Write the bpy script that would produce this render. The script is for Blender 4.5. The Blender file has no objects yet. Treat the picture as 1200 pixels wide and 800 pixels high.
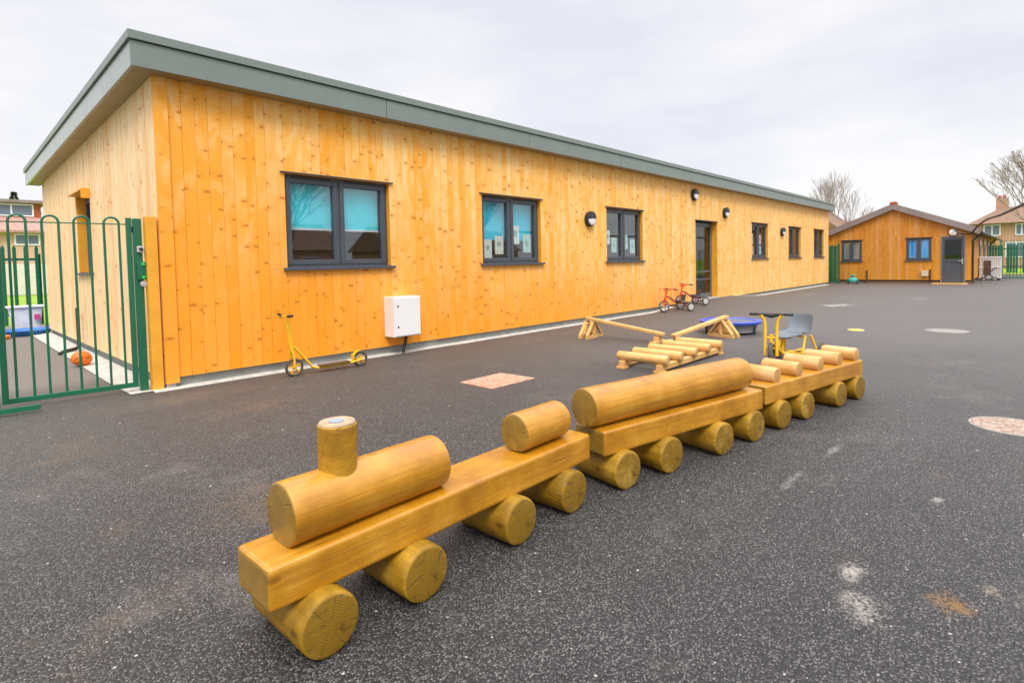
import bpy, bmesh, math, random
import numpy as np
from mathutils import Vector, Matrix
R = math.radians
random.seed(7)
S = bpy.context.scene
COL = S.collection
# ------------------------------------------------------------------ camera
YAW, PITCH, ROLL, HC = R(43.37), .0403, .0213, 1.30     # world: X along the long facade, Y into the building
fh = Vector((math.cos(YAW), math.sin(YAW), 0)); up = Vector((0, 0, 1)); rt = fh.cross(up)
fw = fh*math.cos(PITCH) - up*math.sin(PITCH); uu = rt.cross(fw)
r2 = rt*math.cos(ROLL) - uu*math.sin(ROLL); u2 = uu*math.cos(ROLL) + rt*math.sin(ROLL)
cam = bpy.data.objects.new('camera', bpy.data.cameras.new('camera')); COL.objects.link(cam)
m = Matrix((r2, u2, -fw)).transposed().to_4x4(); m.translation = (0, 0, HC); cam.matrix_world = m
cam.data.sensor_width = 36; cam.data.lens = 644.5/1200*36
cam.data.shift_y = -(400-334.6)/1200
cam.data.clip_start = .05; cam.data.clip_end = 3000
S.camera = cam
S.render.resolution_x, S.render.resolution_y = 1024, 682
# ------------------------------------------------------------------ light
SUN_EL, SUN_AZ = R(52), R(230)          # azimuth of the direction towards the sun, counter-clockwise from +X
w = bpy.data.worlds.new('World'); S.world = w; w.use_nodes = True
nt = w.node_tree; nt.nodes.clear()
def WN(t, **k):
    n = nt.nodes.new(t)
    for a, b in k.items(): setattr(n, a, b)
    return n
out = WN('ShaderNodeOutputWorld'); bg = WN('ShaderNodeBackground'); sky = WN('ShaderNodeTexSky', sky_type='NISHITA')
sky.sun_disc = False; sky.sun_elevation = SUN_EL; sky.sun_rotation = R(90)-SUN_AZ
tc = WN('ShaderNodeTexCoord'); sp = WN('ShaderNodeSeparateXYZ'); nt.links.new(tc.outputs['Generated'], sp.inputs[0])
mp = WN('ShaderNodeMapping'); mp.inputs['Scale'].default_value = (1.2, 1.2, 4.2); nt.links.new(tc.outputs['Generated'], mp.inputs[0])
no = WN('ShaderNodeTexNoise'); no.inputs['Scale'].default_value = 1.5; no.inputs['Detail'].default_value = 5; no.inputs['Roughness'].default_value = .5
nt.links.new(mp.outputs[0], no.inputs['Vector'])
cr = WN('ShaderNodeValToRGB'); e = cr.color_ramp.elements
e[0].position = .38; e[0].color = (5.9, 6.0, 6.6, 1); e[1].position = .58; e[1].color = (7.2, 7.1, 7.15, 1)
nt.links.new(no.outputs['Fac'], cr.inputs[0])
el = WN('ShaderNodeMapRange'); el.inputs[1].default_value = .42; el.inputs[2].default_value = .95; el.inputs[3].default_value = 1; el.inputs[4].default_value = 3.4
nt.links.new(sp.outputs[2], el.inputs[0])
sc = WN('ShaderNodeVectorMath', operation='SCALE'); nt.links.new(cr.outputs[0], sc.inputs[0]); nt.links.new(el.outputs[0], sc.inputs['Scale'])
mx = WN('ShaderNodeMix', data_type='RGBA'); mx.inputs[0].default_value = .93
nt.links.new(sky.outputs[0], mx.inputs[6]); nt.links.new(sc.outputs[0], mx.inputs[7])
nt.links.new(mx.outputs[2], bg.inputs[0]); bg.inputs[1].default_value = .1
nt.links.new(bg.outputs[0], out.inputs[0])
sl = bpy.data.lights.new('sun', 'SUN'); sl.energy = 1.8; sl.angle = R(20); sl.color = (1, .95, .87)
so = bpy.data.objects.new('sun', sl); COL.objects.link(so)
sd = Vector((math.cos(SUN_AZ)*math.cos(SUN_EL), math.sin(SUN_AZ)*math.cos(SUN_EL), math.sin(SUN_EL)))
so.rotation_euler = sd.to_track_quat('Z', 'Y').to_euler(); so.location = sd*60
S.view_settings.view_transform = 'Standard'; S.view_settings.look = 'None'
S.view_settings.exposure = 0.5; S.view_settings.gamma = 1; S.view_settings.use_curve_mapping = False
S.render.engine = 'CYCLES'

# ------------------------------------------------------------------ materials
MATS = {}
class Mat:
    def __init__(s, name, rough=.6, spec=.5, metal=0):
        s.m = bpy.data.materials.new(name); s.m.use_nodes = True; s.t = s.m.node_tree
        s.b = s.t.nodes['Principled BSDF']; s.b.inputs['Roughness'].default_value = rough
        s.b.inputs['Specular IOR Level'].default_value = spec; s.b.inputs['Metallic'].default_value = metal
    def n(s, t, **k):
        n = s.t.nodes.new(t)
        for a, b in k.items(): setattr(n, a, b)
        return n
    def put(s, v, sock):
        if isinstance(v, (int, float)): sock.default_value = v
        elif isinstance(v, tuple): sock.default_value = v if len(v) != 3 or sock.type != 'RGBA' else (*v, 1)
        else: s.t.links.new(v, sock)
    def math(s, op, a, b=0., c=None, clamp=False):
        n = s.n('ShaderNodeMath', operation=op, use_clamp=clamp); s.put(a, n.inputs[0]); s.put(b, n.inputs[1])
        if c is not None: s.put(c, n.inputs[2])
        return n.outputs[0]
    def vec(s, op, a, b=(0., 0., 0.)):
        n = s.n('ShaderNodeVectorMath', operation=op); s.put(a, n.inputs[0]); s.put(b, n.inputs[1])
        return n.outputs['Value'] if op in ('LENGTH', 'DISTANCE', 'DOT_PRODUCT') else n.outputs[0]
    def mix(s, f, a, b, mode='MIX'):
        n = s.n('ShaderNodeMix', data_type='RGBA', blend_type=mode); s.put(f, n.inputs[0]); s.put(a, n.inputs[6]); s.put(b, n.inputs[7]); return n.outputs[2]
    def mid3(s, p, q): return tuple((u+v)/2 for u, v in zip(p, q))
    def obj(s): return s.n('ShaderNodeTexCoord').outputs['Object']
    def pos(s): return s.n('ShaderNodeNewGeometry').outputs['Position']
    def island(s): return s.n('ShaderNodeNewGeometry').outputs['Random Per Island']
    def noise(s, v, scale, detail=3, rough=.5, dist=0., out='Fac'):
        n = s.n('ShaderNodeTexNoise'); s.put(v, n.inputs['Vector']); n.inputs['Scale'].default_value = scale
        n.inputs['Detail'].default_value = detail; n.inputs['Roughness'].default_value = rough; n.inputs['Distortion'].default_value = dist
        return n.outputs[out]
    def ramp(s, f, *st):
        n = s.n('ShaderNodeValToRGB'); el = n.color_ramp.elements
        while len(el) < len(st): el.new(.5)
        for e_, (p, c) in zip(el, st):
            e_.position = p; e_.color = (*c, 1) if isinstance(c, tuple) else (c, c, c, 1)
        s.put(f, n.inputs[0]); return n.outputs[0]
    def comb(s, x, y, z):
        n = s.n('ShaderNodeCombineXYZ'); s.put(x, n.inputs[0]); s.put(y, n.inputs[1]); s.put(z, n.inputs[2]); return n.outputs[0]
    def sep(s, v):
        n = s.n('ShaderNodeSeparateXYZ'); s.put(v, n.inputs[0]); return n.outputs
    def bump(s, h, strength=.3, dist=.01):
        n = s.n('ShaderNodeBump'); n.inputs['Strength'].default_value = strength; n.inputs['Distance'].default_value = dist
        s.put(h, n.inputs['Height']); s.t.links.new(n.outputs[0], s.b.inputs['Normal'])
    def col(s, c): s.put(c, s.b.inputs['Base Color'])
    def rough(s, v): s.put(v, s.b.inputs['Roughness'])

def plain(name, c, rough=.5, spec=.5, metal=0, var=.12, scale=6, bump=0):
    a = Mat(name, rough, spec, metal); v = a.obj()
    f = a.noise(v, scale, 5, .6)
    d = tuple(x*(1-var) for x in c); l = tuple(min(1, x*(1+var)) for x in c)
    a.col(a.ramp(f, (.3, d), (.7, l)))
    a.rough(a.math('MULTIPLY_ADD', a.noise(v, scale*3, 3), .25, rough-.12))
    if bump: a.bump(a.noise(v, scale*12, 4), bump, .004)
    return a.m

def cladding(name, pale, mid, orange, low=None, knots=True, lowz=1.7, dens=.42):
    a = Mat(name, .62, .35); o = a.obj(); x, y, z = a.sep(o); r = a.island()
    sx = a.math('ADD', x, y)
    off = a.math('MULTIPLY', r, 97.)
    gv = a.comb(a.math('MULTIPLY', sx, 55.), off, a.math('MULTIPLY', z, 1.6))
    grain = a.noise(gv, 1., 5, .6, .6)
    base = a.ramp(r, (0, pale), (.4, mid), (.7, mid), (1., orange))
    if low and knots: base = a.mix(a.ramp(a.math('ADD', a.math('MULTIPLY', sx, .05), a.math('MULTIPLY', a.math('SUBTRACT', r, .5), .3)), (.25, 0.), (1., .5)), base, pale)
    if low: base = a.mix(a.ramp(a.math('ADD', a.math('MULTIPLY', sx, .4), a.math('MULTIPLY', r, .35)), (.25, .75), (.85, 0.)), base, orange)
    base = a.mix(a.math('MULTIPLY', grain, .55), base, a.mix(.5, base, orange))
    along = a.noise(a.comb(off, a.math('MULTIPLY', z, 1.5), a.math('MULTIPLY', sx, 3.)), 1., 5, .6, 1.2)
    base = a.mix(a.ramp(along, (.35, .55), (.52, 0.)), base, pale); base = a.mix(a.ramp(along, (.5, 0.), (.7, .6)), base, orange)
    patch = a.noise(a.comb(a.math('MULTIPLY', sx, .5), a.math('MULTIPLY', off, .012), a.math('MULTIPLY', z, .7)), 1.3, 4, .65)
    if low:
        zz = a.math('ADD', z, a.math('MULTIPLY', a.math('SUBTRACT', patch, .5), 2.2))
        xs = a.math('MULTIPLY', sx, .16)
        zz = a.math('ADD', zz, xs)
        f = a.ramp(a.math('DIVIDE', zz, 3.), (lowz/3-.36, 1.), (lowz/3+.3, 0.))
        base = a.mix(a.math('MULTIPLY', f, .92), base, a.mix(a.math('MULTIPLY', r, .3), low, mid))
    streak = a.noise(a.comb(a.math('MULTIPLY', sx, 150.), off, a.math('MULTIPLY', z, 3.)), 1., 3, .6)
    base = a.mix(a.math('MULTIPLY', a.ramp(streak, (.5, 0.), (.8, 1.)), .3), base, a.mix(.55, base, (.28, .11, .02)))
    else_ = None
    if not knots: base = a.mix(a.ramp(a.math('FRACT', a.math('MULTIPLY', r, 17.3)), (.6, 0.), (.95, .3)), base, (.72, .40, .20)); base = a.mix(a.ramp(a.math('FRACT', a.math('MULTIPLY', r, 7.7)), (.65, 0.), (.95, .5)), base, orange)
    if knots:
        wob = a.noise(o, 11, 4, .65, 0, 'Color')
        kx = a.math('MULTIPLY', sx, 8.); kz = a.math('MULTIPLY', z, 3.6)
        kv = a.comb(kx, a.math('MULTIPLY', off, .37), kz)
        vo = a.n('ShaderNodeTexVoronoi', voronoi_dimensions='2D'); a.put(a.comb(kx, a.math('ADD', kz, off), 0.), vo.inputs['Vector']); vo.inputs['Scale'].default_value = 1.
        d = a.vec('SUBTRACT', a.comb(kx, a.math('ADD', kz, off), 0.), vo.outputs['Position'])
        d = a.vec('MULTIPLY', d, (1/8/.030, 1/3.6/.012, 0.))
        d = a.vec('ADD', d, a.vec('MULTIPLY', a.vec('SUBTRACT', wob, (.5, .5, .5)), (2.6, 5.2, 0.)))
        L = a.math('DIVIDE', a.vec('LENGTH', d), a.math('MULTIPLY_ADD', a.sep(vo.outputs['Color'])[1], 1.25, .45))
        gate = a.math('LESS_THAN', a.sep(vo.outputs['Color'])[0], dens)
        core = a.math('MULTIPLY', a.ramp(a.math('MULTIPLY', L, .4), (.25, 1.), (.46, 0.)), gate)
        halo = a.math('MULTIPLY', a.ramp(a.math('MULTIPLY', L, .16), (.15, 1.), (.7, 0.)), gate)
        base = a.mix(a.math('MULTIPLY', halo, .6), base, a.mix(.5, base, (.80, .25, .008)))
        base = a.mix(a.math('MULTIPLY', core, .7), base, (.42, .14, .012))
    a.col(base)
    a.bump(a.math('ADD', a.math('MULTIPLY', grain, .6), streak), .25, .003)
    a.rough(a.math('MULTIPLY_ADD', grain, .2, .5))
    return a.m

def timber(name, c, dark, pale, rings=True, axis=0, rough=.45, wear=.5, capk=0., coat=0.):
    """stained round or sawn timber; grain runs along local X"""
    a = Mat(name, rough, .45); a.b.inputs['Coat Weight'].default_value = coat; a.b.inputs['Coat Roughness'].default_value = .28; o = a.obj(); x, y, z = a.sep(o); n_ = a.sep(a.n('ShaderNodeNewGeometry').outputs['Normal'])
    inf = a.n('ShaderNodeObjectInfo').outputs['Random']
    o2 = a.comb(a.math('MULTIPLY_ADD', inf, 30., a.math('MULTIPLY', x, 2.2)), a.math('MULTIPLY', y, 42.), a.math('MULTIPLY', z, 42.)) if axis == 0 else \
         a.comb(a.math('MULTIPLY', x, 26.), a.math('MULTIPLY_ADD', inf, 30., a.math('MULTIPLY', y, 1.5)), a.math('MULTIPLY', z, 26.))
    g = a.noise(o2, 1., 5, .6, .5)
    blot = a.noise(a.vec('ADD', o, a.comb(a.math('MULTIPLY', inf, 9.), 0., 0.)), 4.5, 5, .62)
    base = a.ramp(blot, (.3, dark), (.52, c), (.75, pale))
    base = a.mix(a.math('MULTIPLY', a.ramp(g, (.44, 0.), (.66, 1.)), .55), base, dark)
    fine = a.noise(o, 120, 3, .7)
    chip = a.ramp(a.noise(o, 22, 6, .75), (.66, 0.), (.72, 1.))
    base = a.mix(a.math('MULTIPLY', chip, wear*.8), base, (.62, .42, .2))
    nick = a.ramp(a.noise(a.vec('ADD', o, (3.3, 1.1, 7.)), 34, 4, .7), (.70, 0.), (.76, 1.))
    base = a.mix(a.math('MULTIPLY', nick, .7), base, (.13, .065, .012))
    kn = a.n('ShaderNodeTexVoronoi'); a.put(a.vec('ADD', a.vec('MULTIPLY', o, (5., 9., 9.) if axis == 0 else (9., 5., 9.)), a.comb(a.math('MULTIPLY', inf, 31.), 0., 0.)), kn.inputs['Vector']); kn.inputs['Scale'].default_value = 1.
    kd = a.math('ADD', kn.outputs['Distance'], a.math('MULTIPLY', a.noise(o, 40, 3), .12)); kg = a.math('LESS_THAN', a.sep(kn.outputs['Color'])[0], .45)
    base = a.mix(a.math('MULTIPLY', a.ramp(kd, (.13, .75), (.22, 0.)), kg), base, tuple(v*.42 for v in dark)); base = a.mix(a.math('MULTIPLY', a.ramp(kd, (.15, .35), (.5, 0.)), kg), base, dark)
    h = a.math('ADD', g, a.math('MULTIPLY', fine, .25))
    if rings:
        if axis == 0: L = a.vec('LENGTH', a.comb(0., y, z)); e_ = a.n('ShaderNodeTexCoord').outputs['Normal']; ax = a.math('ABSOLUTE', a.sep(e_)[0])
        else: L = a.vec('LENGTH', a.comb(x, 0., z)); e_ = a.n('ShaderNodeTexCoord').outputs['Normal']; ax = a.math('ABSOLUTE', a.sep(e_)[1])
        cap = a.math('GREATER_THAN', ax, .93)
        rn = a.math('ADD', L, a.math('MULTIPLY', a.noise(o, 9, 3), .035))
        rg = a.math('MULTIPLY_ADD', a.math('SINE', a.math('MULTIPLY', rn, 720.)), .5, .5)
        endc = a.mix(a.math('MULTIPLY', rg, .14), a.mix(.6, c, tuple(v*.9 for v in dark)), tuple(v*.55 for v in dark))
        endc = a.mix(a.ramp(blot, (.55, 0.), (.7, .7)), endc, a.mix(.45, pale, (.5, .36, .1)))
        endc = a.mix(a.ramp(a.noise(a.vec('ADD', o, (1.7, 2.2, .4)), 14, 5, .7), (.56, 0.), (.68, .75)), endc, tuple(v*.4 for v in dark))
        base = a.mix(a.math('MULTIPLY', cap, 1.), base, endc)
        h = a.math('ADD', h, a.math('MULTIPLY', a.math('MULTIPLY', rg, cap), .22))
    # drying cracks along the grain, radial splits in the cut ends
    ck = a.comb(a.math('MULTIPLY_ADD', inf, 50., a.math('MULTIPLY', x, .45)), a.math('MULTIPLY', y, 14.), a.math('MULTIPLY', z, 19.)) if axis == 0 else a.comb(a.math('MULTIPLY', x, 19.), a.math('MULTIPLY_ADD', inf, 50., a.math('MULTIPLY', y, 1.1)), a.math('MULTIPLY', z, 19.))
    cw = a.noise(ck, 1., 1, .4, 0.); cw = a.math('ABSOLUTE', a.math('SUBTRACT', cw, .5))
    sel = a.ramp(a.noise(a.vec('ADD', o, a.comb(inf, 4., 2.)), 2.6, 2), (.54, 0.), (.66, .8))
    cr_ = a.math('MULTIPLY', a.ramp(cw, (.0, 1.), (.008, 0.)), sel)
    if rings:
        ang = a.math('ARCTAN2', y if axis == 0 else x, z)
        rw_ = a.noise(a.comb(a.math('MULTIPLY_ADD', inf, 40., a.math('MULTIPLY', ang, .9)), a.math('MULTIPLY', L, 2.), 0.), 1., 2, .5); rc = a.ramp(a.math('ABSOLUTE', a.math('SUBTRACT', rw_, .5)), (0., 1.), (.012, 0.))
        rc = a.math('MULTIPLY', rc, a.ramp(L, (.012, 0.), (.03, 1.))); cr_ = a.mix(cap, cr_, a.math('MULTIPLY', rc, .8))
    base = a.mix(a.math('MULTIPLY', a.math('MULTIPLY', cr_, 1.), .8), base, (.07, .035, .008)); h = a.math('SUBTRACT', h, a.math('MULTIPLY', cr_, 1.5))
    if capk:
        nn = a.sep(a.n('ShaderNodeTexCoord').outputs['Normal']); cp_ = a.math('GREATER_THAN', a.math('ABSOLUTE', nn[axis]), .8)
        alg = a.mix(a.ramp(a.noise(o, 11, 5, .65), (.35, 0.), (.7, 1.)), (.30, .175, .018), (.17, .105, .010))
        base = a.mix(a.math('MULTIPLY', a.math('MULTIPLY', cp_, capk), a.math('SUBTRACT', 1., a.math('MULTIPLY', cr_, .7))), base, alg)
    a.col(base); a.bump(h, .5, .005)
    a.rough(a.math('MULTIPLY_ADD', blot, .3, rough-.12))
    return a.m

def asphalt():
    a = Mat('asphalt', .78, .5); p = a.pos(); x, y, z = a.sep(p)
    pv = a.vec('ADD', p, a.vec('MULTIPLY', a.noise(p, 60, 2, .5, 0, 'Color'), (.012, .012, 0.)))
    vo = a.n('ShaderNodeTexVoronoi', voronoi_dimensions='2D'); a.put(pv, vo.inputs['Vector']); vo.inputs['Scale'].default_value = 118
    stone = a.sep(vo.outputs['Color'])[0]; dist = vo.outputs['Distance']
    big = a.noise(p, .35, 5, .6); mid = a.noise(p, 2.2, 5, .65); fin = a.noise(p, 30, 4, .7)
    base = a.ramp(stone, (0., (.010, .010, .010)), (.5, (.055, .053, .053)), (.86, (.155, .147, .142)), (1., (.27, .25, .24)))
    base = a.mix(a.ramp(dist, (.32, 0.), (.55, 1.)), base, (.008, .008, .008))
    base = a.mix(.15, base, (.06, .057, .056))
    base = a.mix(1., base, a.ramp(big, (.3, .84), (.7, 1.18)), 'MULTIPLY')
    base = a.mix(1., base, a.ramp(mid, (.3, .9), (.7, 1.12)), 'MULTIPLY')
    # dusty pale scuffs, mostly by the building and on the right-hand side
    dust = a.ramp(a.noise(a.vec('ADD', p, (4., 9., 0.)), 1.1, 7, .72), (.56, 0.), (.74, .34))
    base = a.mix(dust, base, (.26, .23, .2))
    brown = a.ramp(a.noise(a.vec('ADD', p, (14., 3., 0.)), .8, 6, .7), (.6, 0.), (.72, .28))
    base = a.mix(brown, base, (.2, .125, .065))
    def spot(cx, cy, rx, ry, c, k, ns=9., th=.52):
        nonlocal base
        d = a.vec('MULTIPLY', a.vec('SUBTRACT', p, (cx, cy, 0.)), (1/rx, 1/ry, 0.))
        L = a.math('ADD', a.vec('LENGTH', d), a.math('MULTIPLY', a.math('SUBTRACT', a.noise(p, ns, 6, .75), .5), 3.2))
        f = a.math('MULTIPLY', a.ramp(L, (.1, k), (.9, 0.)), a.ramp(a.math('ADD', a.math('MULTIPLY', stone, .6), a.math('MULTIPLY', a.noise(p, 45, 3, .7), .8)), (.38, 0.), (.7, 1.))); base = a.mix(f, base, c)
    spot(2.30, .44, .14, .10, (.42, .38, .34), .7)
    spot(2.55, .52, .10, .07, (.5, .45, .4), .7)
    spot(2.55, .20, .11, .09, (.26, .13, .035), .9)
    spot(2.75, .10, .05, .05, (.4, .33, .22), .5)
    spot(3.6, .35, .07, .035, (.5, .46, .42), .7); spot(4.1, .95, .2, .035, (.34, .31, .28), .6)
    spot(3.4, 1.0, .28, .03, (.3, .28, .26), .55)
    spot(20.7, 5.6, 1.6, .45, (.34, .31, .28), .7, 2.); spot(20.2, 2.4, 1.1, .3, (.34, .31, .28), .6, 2.)
    spot(17., 3.4, .9, .35, (.24, .22, .2), .5, 3.)
    spot(1.3, 3.1, .5, .35, (.17, .11, .06), .5, 4.); spot(2.1, 5.3, .6, .4, (.19, .125, .07), .5, 4.)
    spot(1.7, 6.3, .9, .4, (.2, .16, .11), .55, 4.)
    path_ = a.math('MULTIPLY', a.ramp(a.math('MULTIPLY', y, .05), (.37, 0.), (.42, 1.)), a.math('LESS_THAN', x, 2.)); base = a.mix(a.math('MULTIPLY', path_, .6), base, (.42, .37, .33))
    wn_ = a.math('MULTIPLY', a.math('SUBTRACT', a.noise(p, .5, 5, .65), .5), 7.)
    far_sheen = a.ramp(a.math('MULTIPLY', a.math('ADD', x, wn_), .04), (.16, 0.), (.46, .62)); base = a.mix(far_sheen, base, (.165, .15, .142))  # paler with distance along X: grazing-view brightening put into the colour
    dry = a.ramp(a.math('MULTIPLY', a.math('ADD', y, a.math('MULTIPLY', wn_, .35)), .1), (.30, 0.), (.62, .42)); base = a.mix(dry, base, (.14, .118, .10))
    # scattered white grit
    v2 = a.n('ShaderNodeTexVoronoi', voronoi_dimensions='2D'); a.put(p, v2.inputs['Vector']); v2.inputs['Scale'].default_value = 5.
    gr = a.math('LESS_THAN', v2.outputs['Distance'], a.math('MULTIPLY', a.sep(v2.outputs['Color'])[1], .028))
    base = a.mix(a.math('MULTIPLY', gr, .8), base, (.6, .58, .54))
    base = a.mix(1., base, (.80, .80, .80), 'MULTIPLY'); a.col(base)
    a.b.inputs['Sheen Weight'].default_value = .08; a.b.inputs['Sheen Roughness'].default_value = .36; a.b.inputs['Sheen Tint'].default_value = (.9, .86, .84, 1)
    h = a.math('ADD', a.math('MULTIPLY', a.math('SUBTRACT', 1., dist), .8), a.math('MULTIPLY', fin, .7))
    a.bump(h, .6, .007); a.rough(a.math('MULTIPLY_ADD', stone, .25, .5)); a.b.inputs['Specular IOR Level'].default_value = .4
    return a.m

def speckle(name, c1, c2, c3, scale=60):
    a = Mat(name, .8, .3); p = a.pos()
    vo = a.n('ShaderNodeTexVoronoi', voronoi_dimensions='2D'); a.put(p, vo.inputs['Vector']); vo.inputs['Scale'].default_value = scale
    s = a.sep(vo.outputs['Color'])[0]
    b = a.ramp(s, (0., c1), (.5, c2), (1., c3)); b = a.mix(a.ramp(a.noise(p, 7, 5, .7), (.35, 0.), (.8, .5)), b, c3)
    b = a.mix(a.ramp(vo.outputs['Distance'], (.5, 0.), (.9, .7)), b, tuple(v*.45 for v in c1))
    a.col(b); a.bump(vo.outputs['Distance'], .4, .004); return a.m

def glass(name, tint=(.8, .85, .85), base=.1):
    a = Mat(name); t = a.t; t.nodes.remove(a.b)
    tr = a.n('ShaderNodeBsdfTransparent'); tr.inputs[0].default_value = (*tint, 1)
    gl = a.n('ShaderNodeBsdfGlossy'); gl.inputs['Roughness'].default_value = .02; gl.inputs[0].default_value = (.95, .97, 1, 1)
    lw = a.n('ShaderNodeLayerWeight'); lw.inputs[0].default_value = .5
    f = a.math('MULTIPLY_ADD', a.math('POWER', lw.outputs['Facing'], 4.), .6, base, clamp=True)
    mx_ = a.n('ShaderNodeMixShader'); t.links.new(f, mx_.inputs[0]); t.links.new(tr.outputs[0], mx_.inputs[1]); t.links.new(gl.outputs[0], mx_.inputs[2])
    t.links.new(mx_.outputs[0], t.nodes['Material Output'].inputs[0]); return a.m

def brick(name, c1, c2, mortar, sc=1.):
    a = Mat(name, .85, .2); o = a.obj(); x, y, z = a.sep(o)
    b = a.n('ShaderNodeTexBrick'); a.put(a.comb(a.math('ADD', x, y), z, 0.), b.inputs['Vector'])
    b.inputs['Scale'].default_value = 4.4*sc; b.inputs['Color1'].default_value = (*c1, 1); b.inputs['Color2'].default_value = (*c2, 1); b.inputs['Mortar'].default_value = (*mortar, 1)
    b.inputs['Mortar Size'].default_value = .012
    a.col(a.mix(a.ramp(a.noise(o, 1.2, 5, .6), (.3, 0.), (.8, .3)), b.outputs['Color'], mortar)); return a.m

def metal_paint(name, c, rough=.35, seams=False, var=.06):
    a = Mat(name, rough, .6); o = a.obj()
    a.col(a.ramp(a.noise(o, 2.5, 6, .65), (.3, tuple(v*(1-var) for v in c)), (.7, tuple(min(1, v*(1+var)) for v in c))))
    x, y, z = a.sep(o); dr_ = a.noise(a.comb(a.math('MULTIPLY', x, 9.), a.math('MULTIPLY', y, 9.), a.math('MULTIPLY', z, .6)), 1., 4, .65)
    a.rough(a.math('ADD', a.math('MULTIPLY_ADD', a.noise(o, 8, 4), .2, rough-.16), a.math('MULTIPLY', dr_, .14))); return a.m

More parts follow.
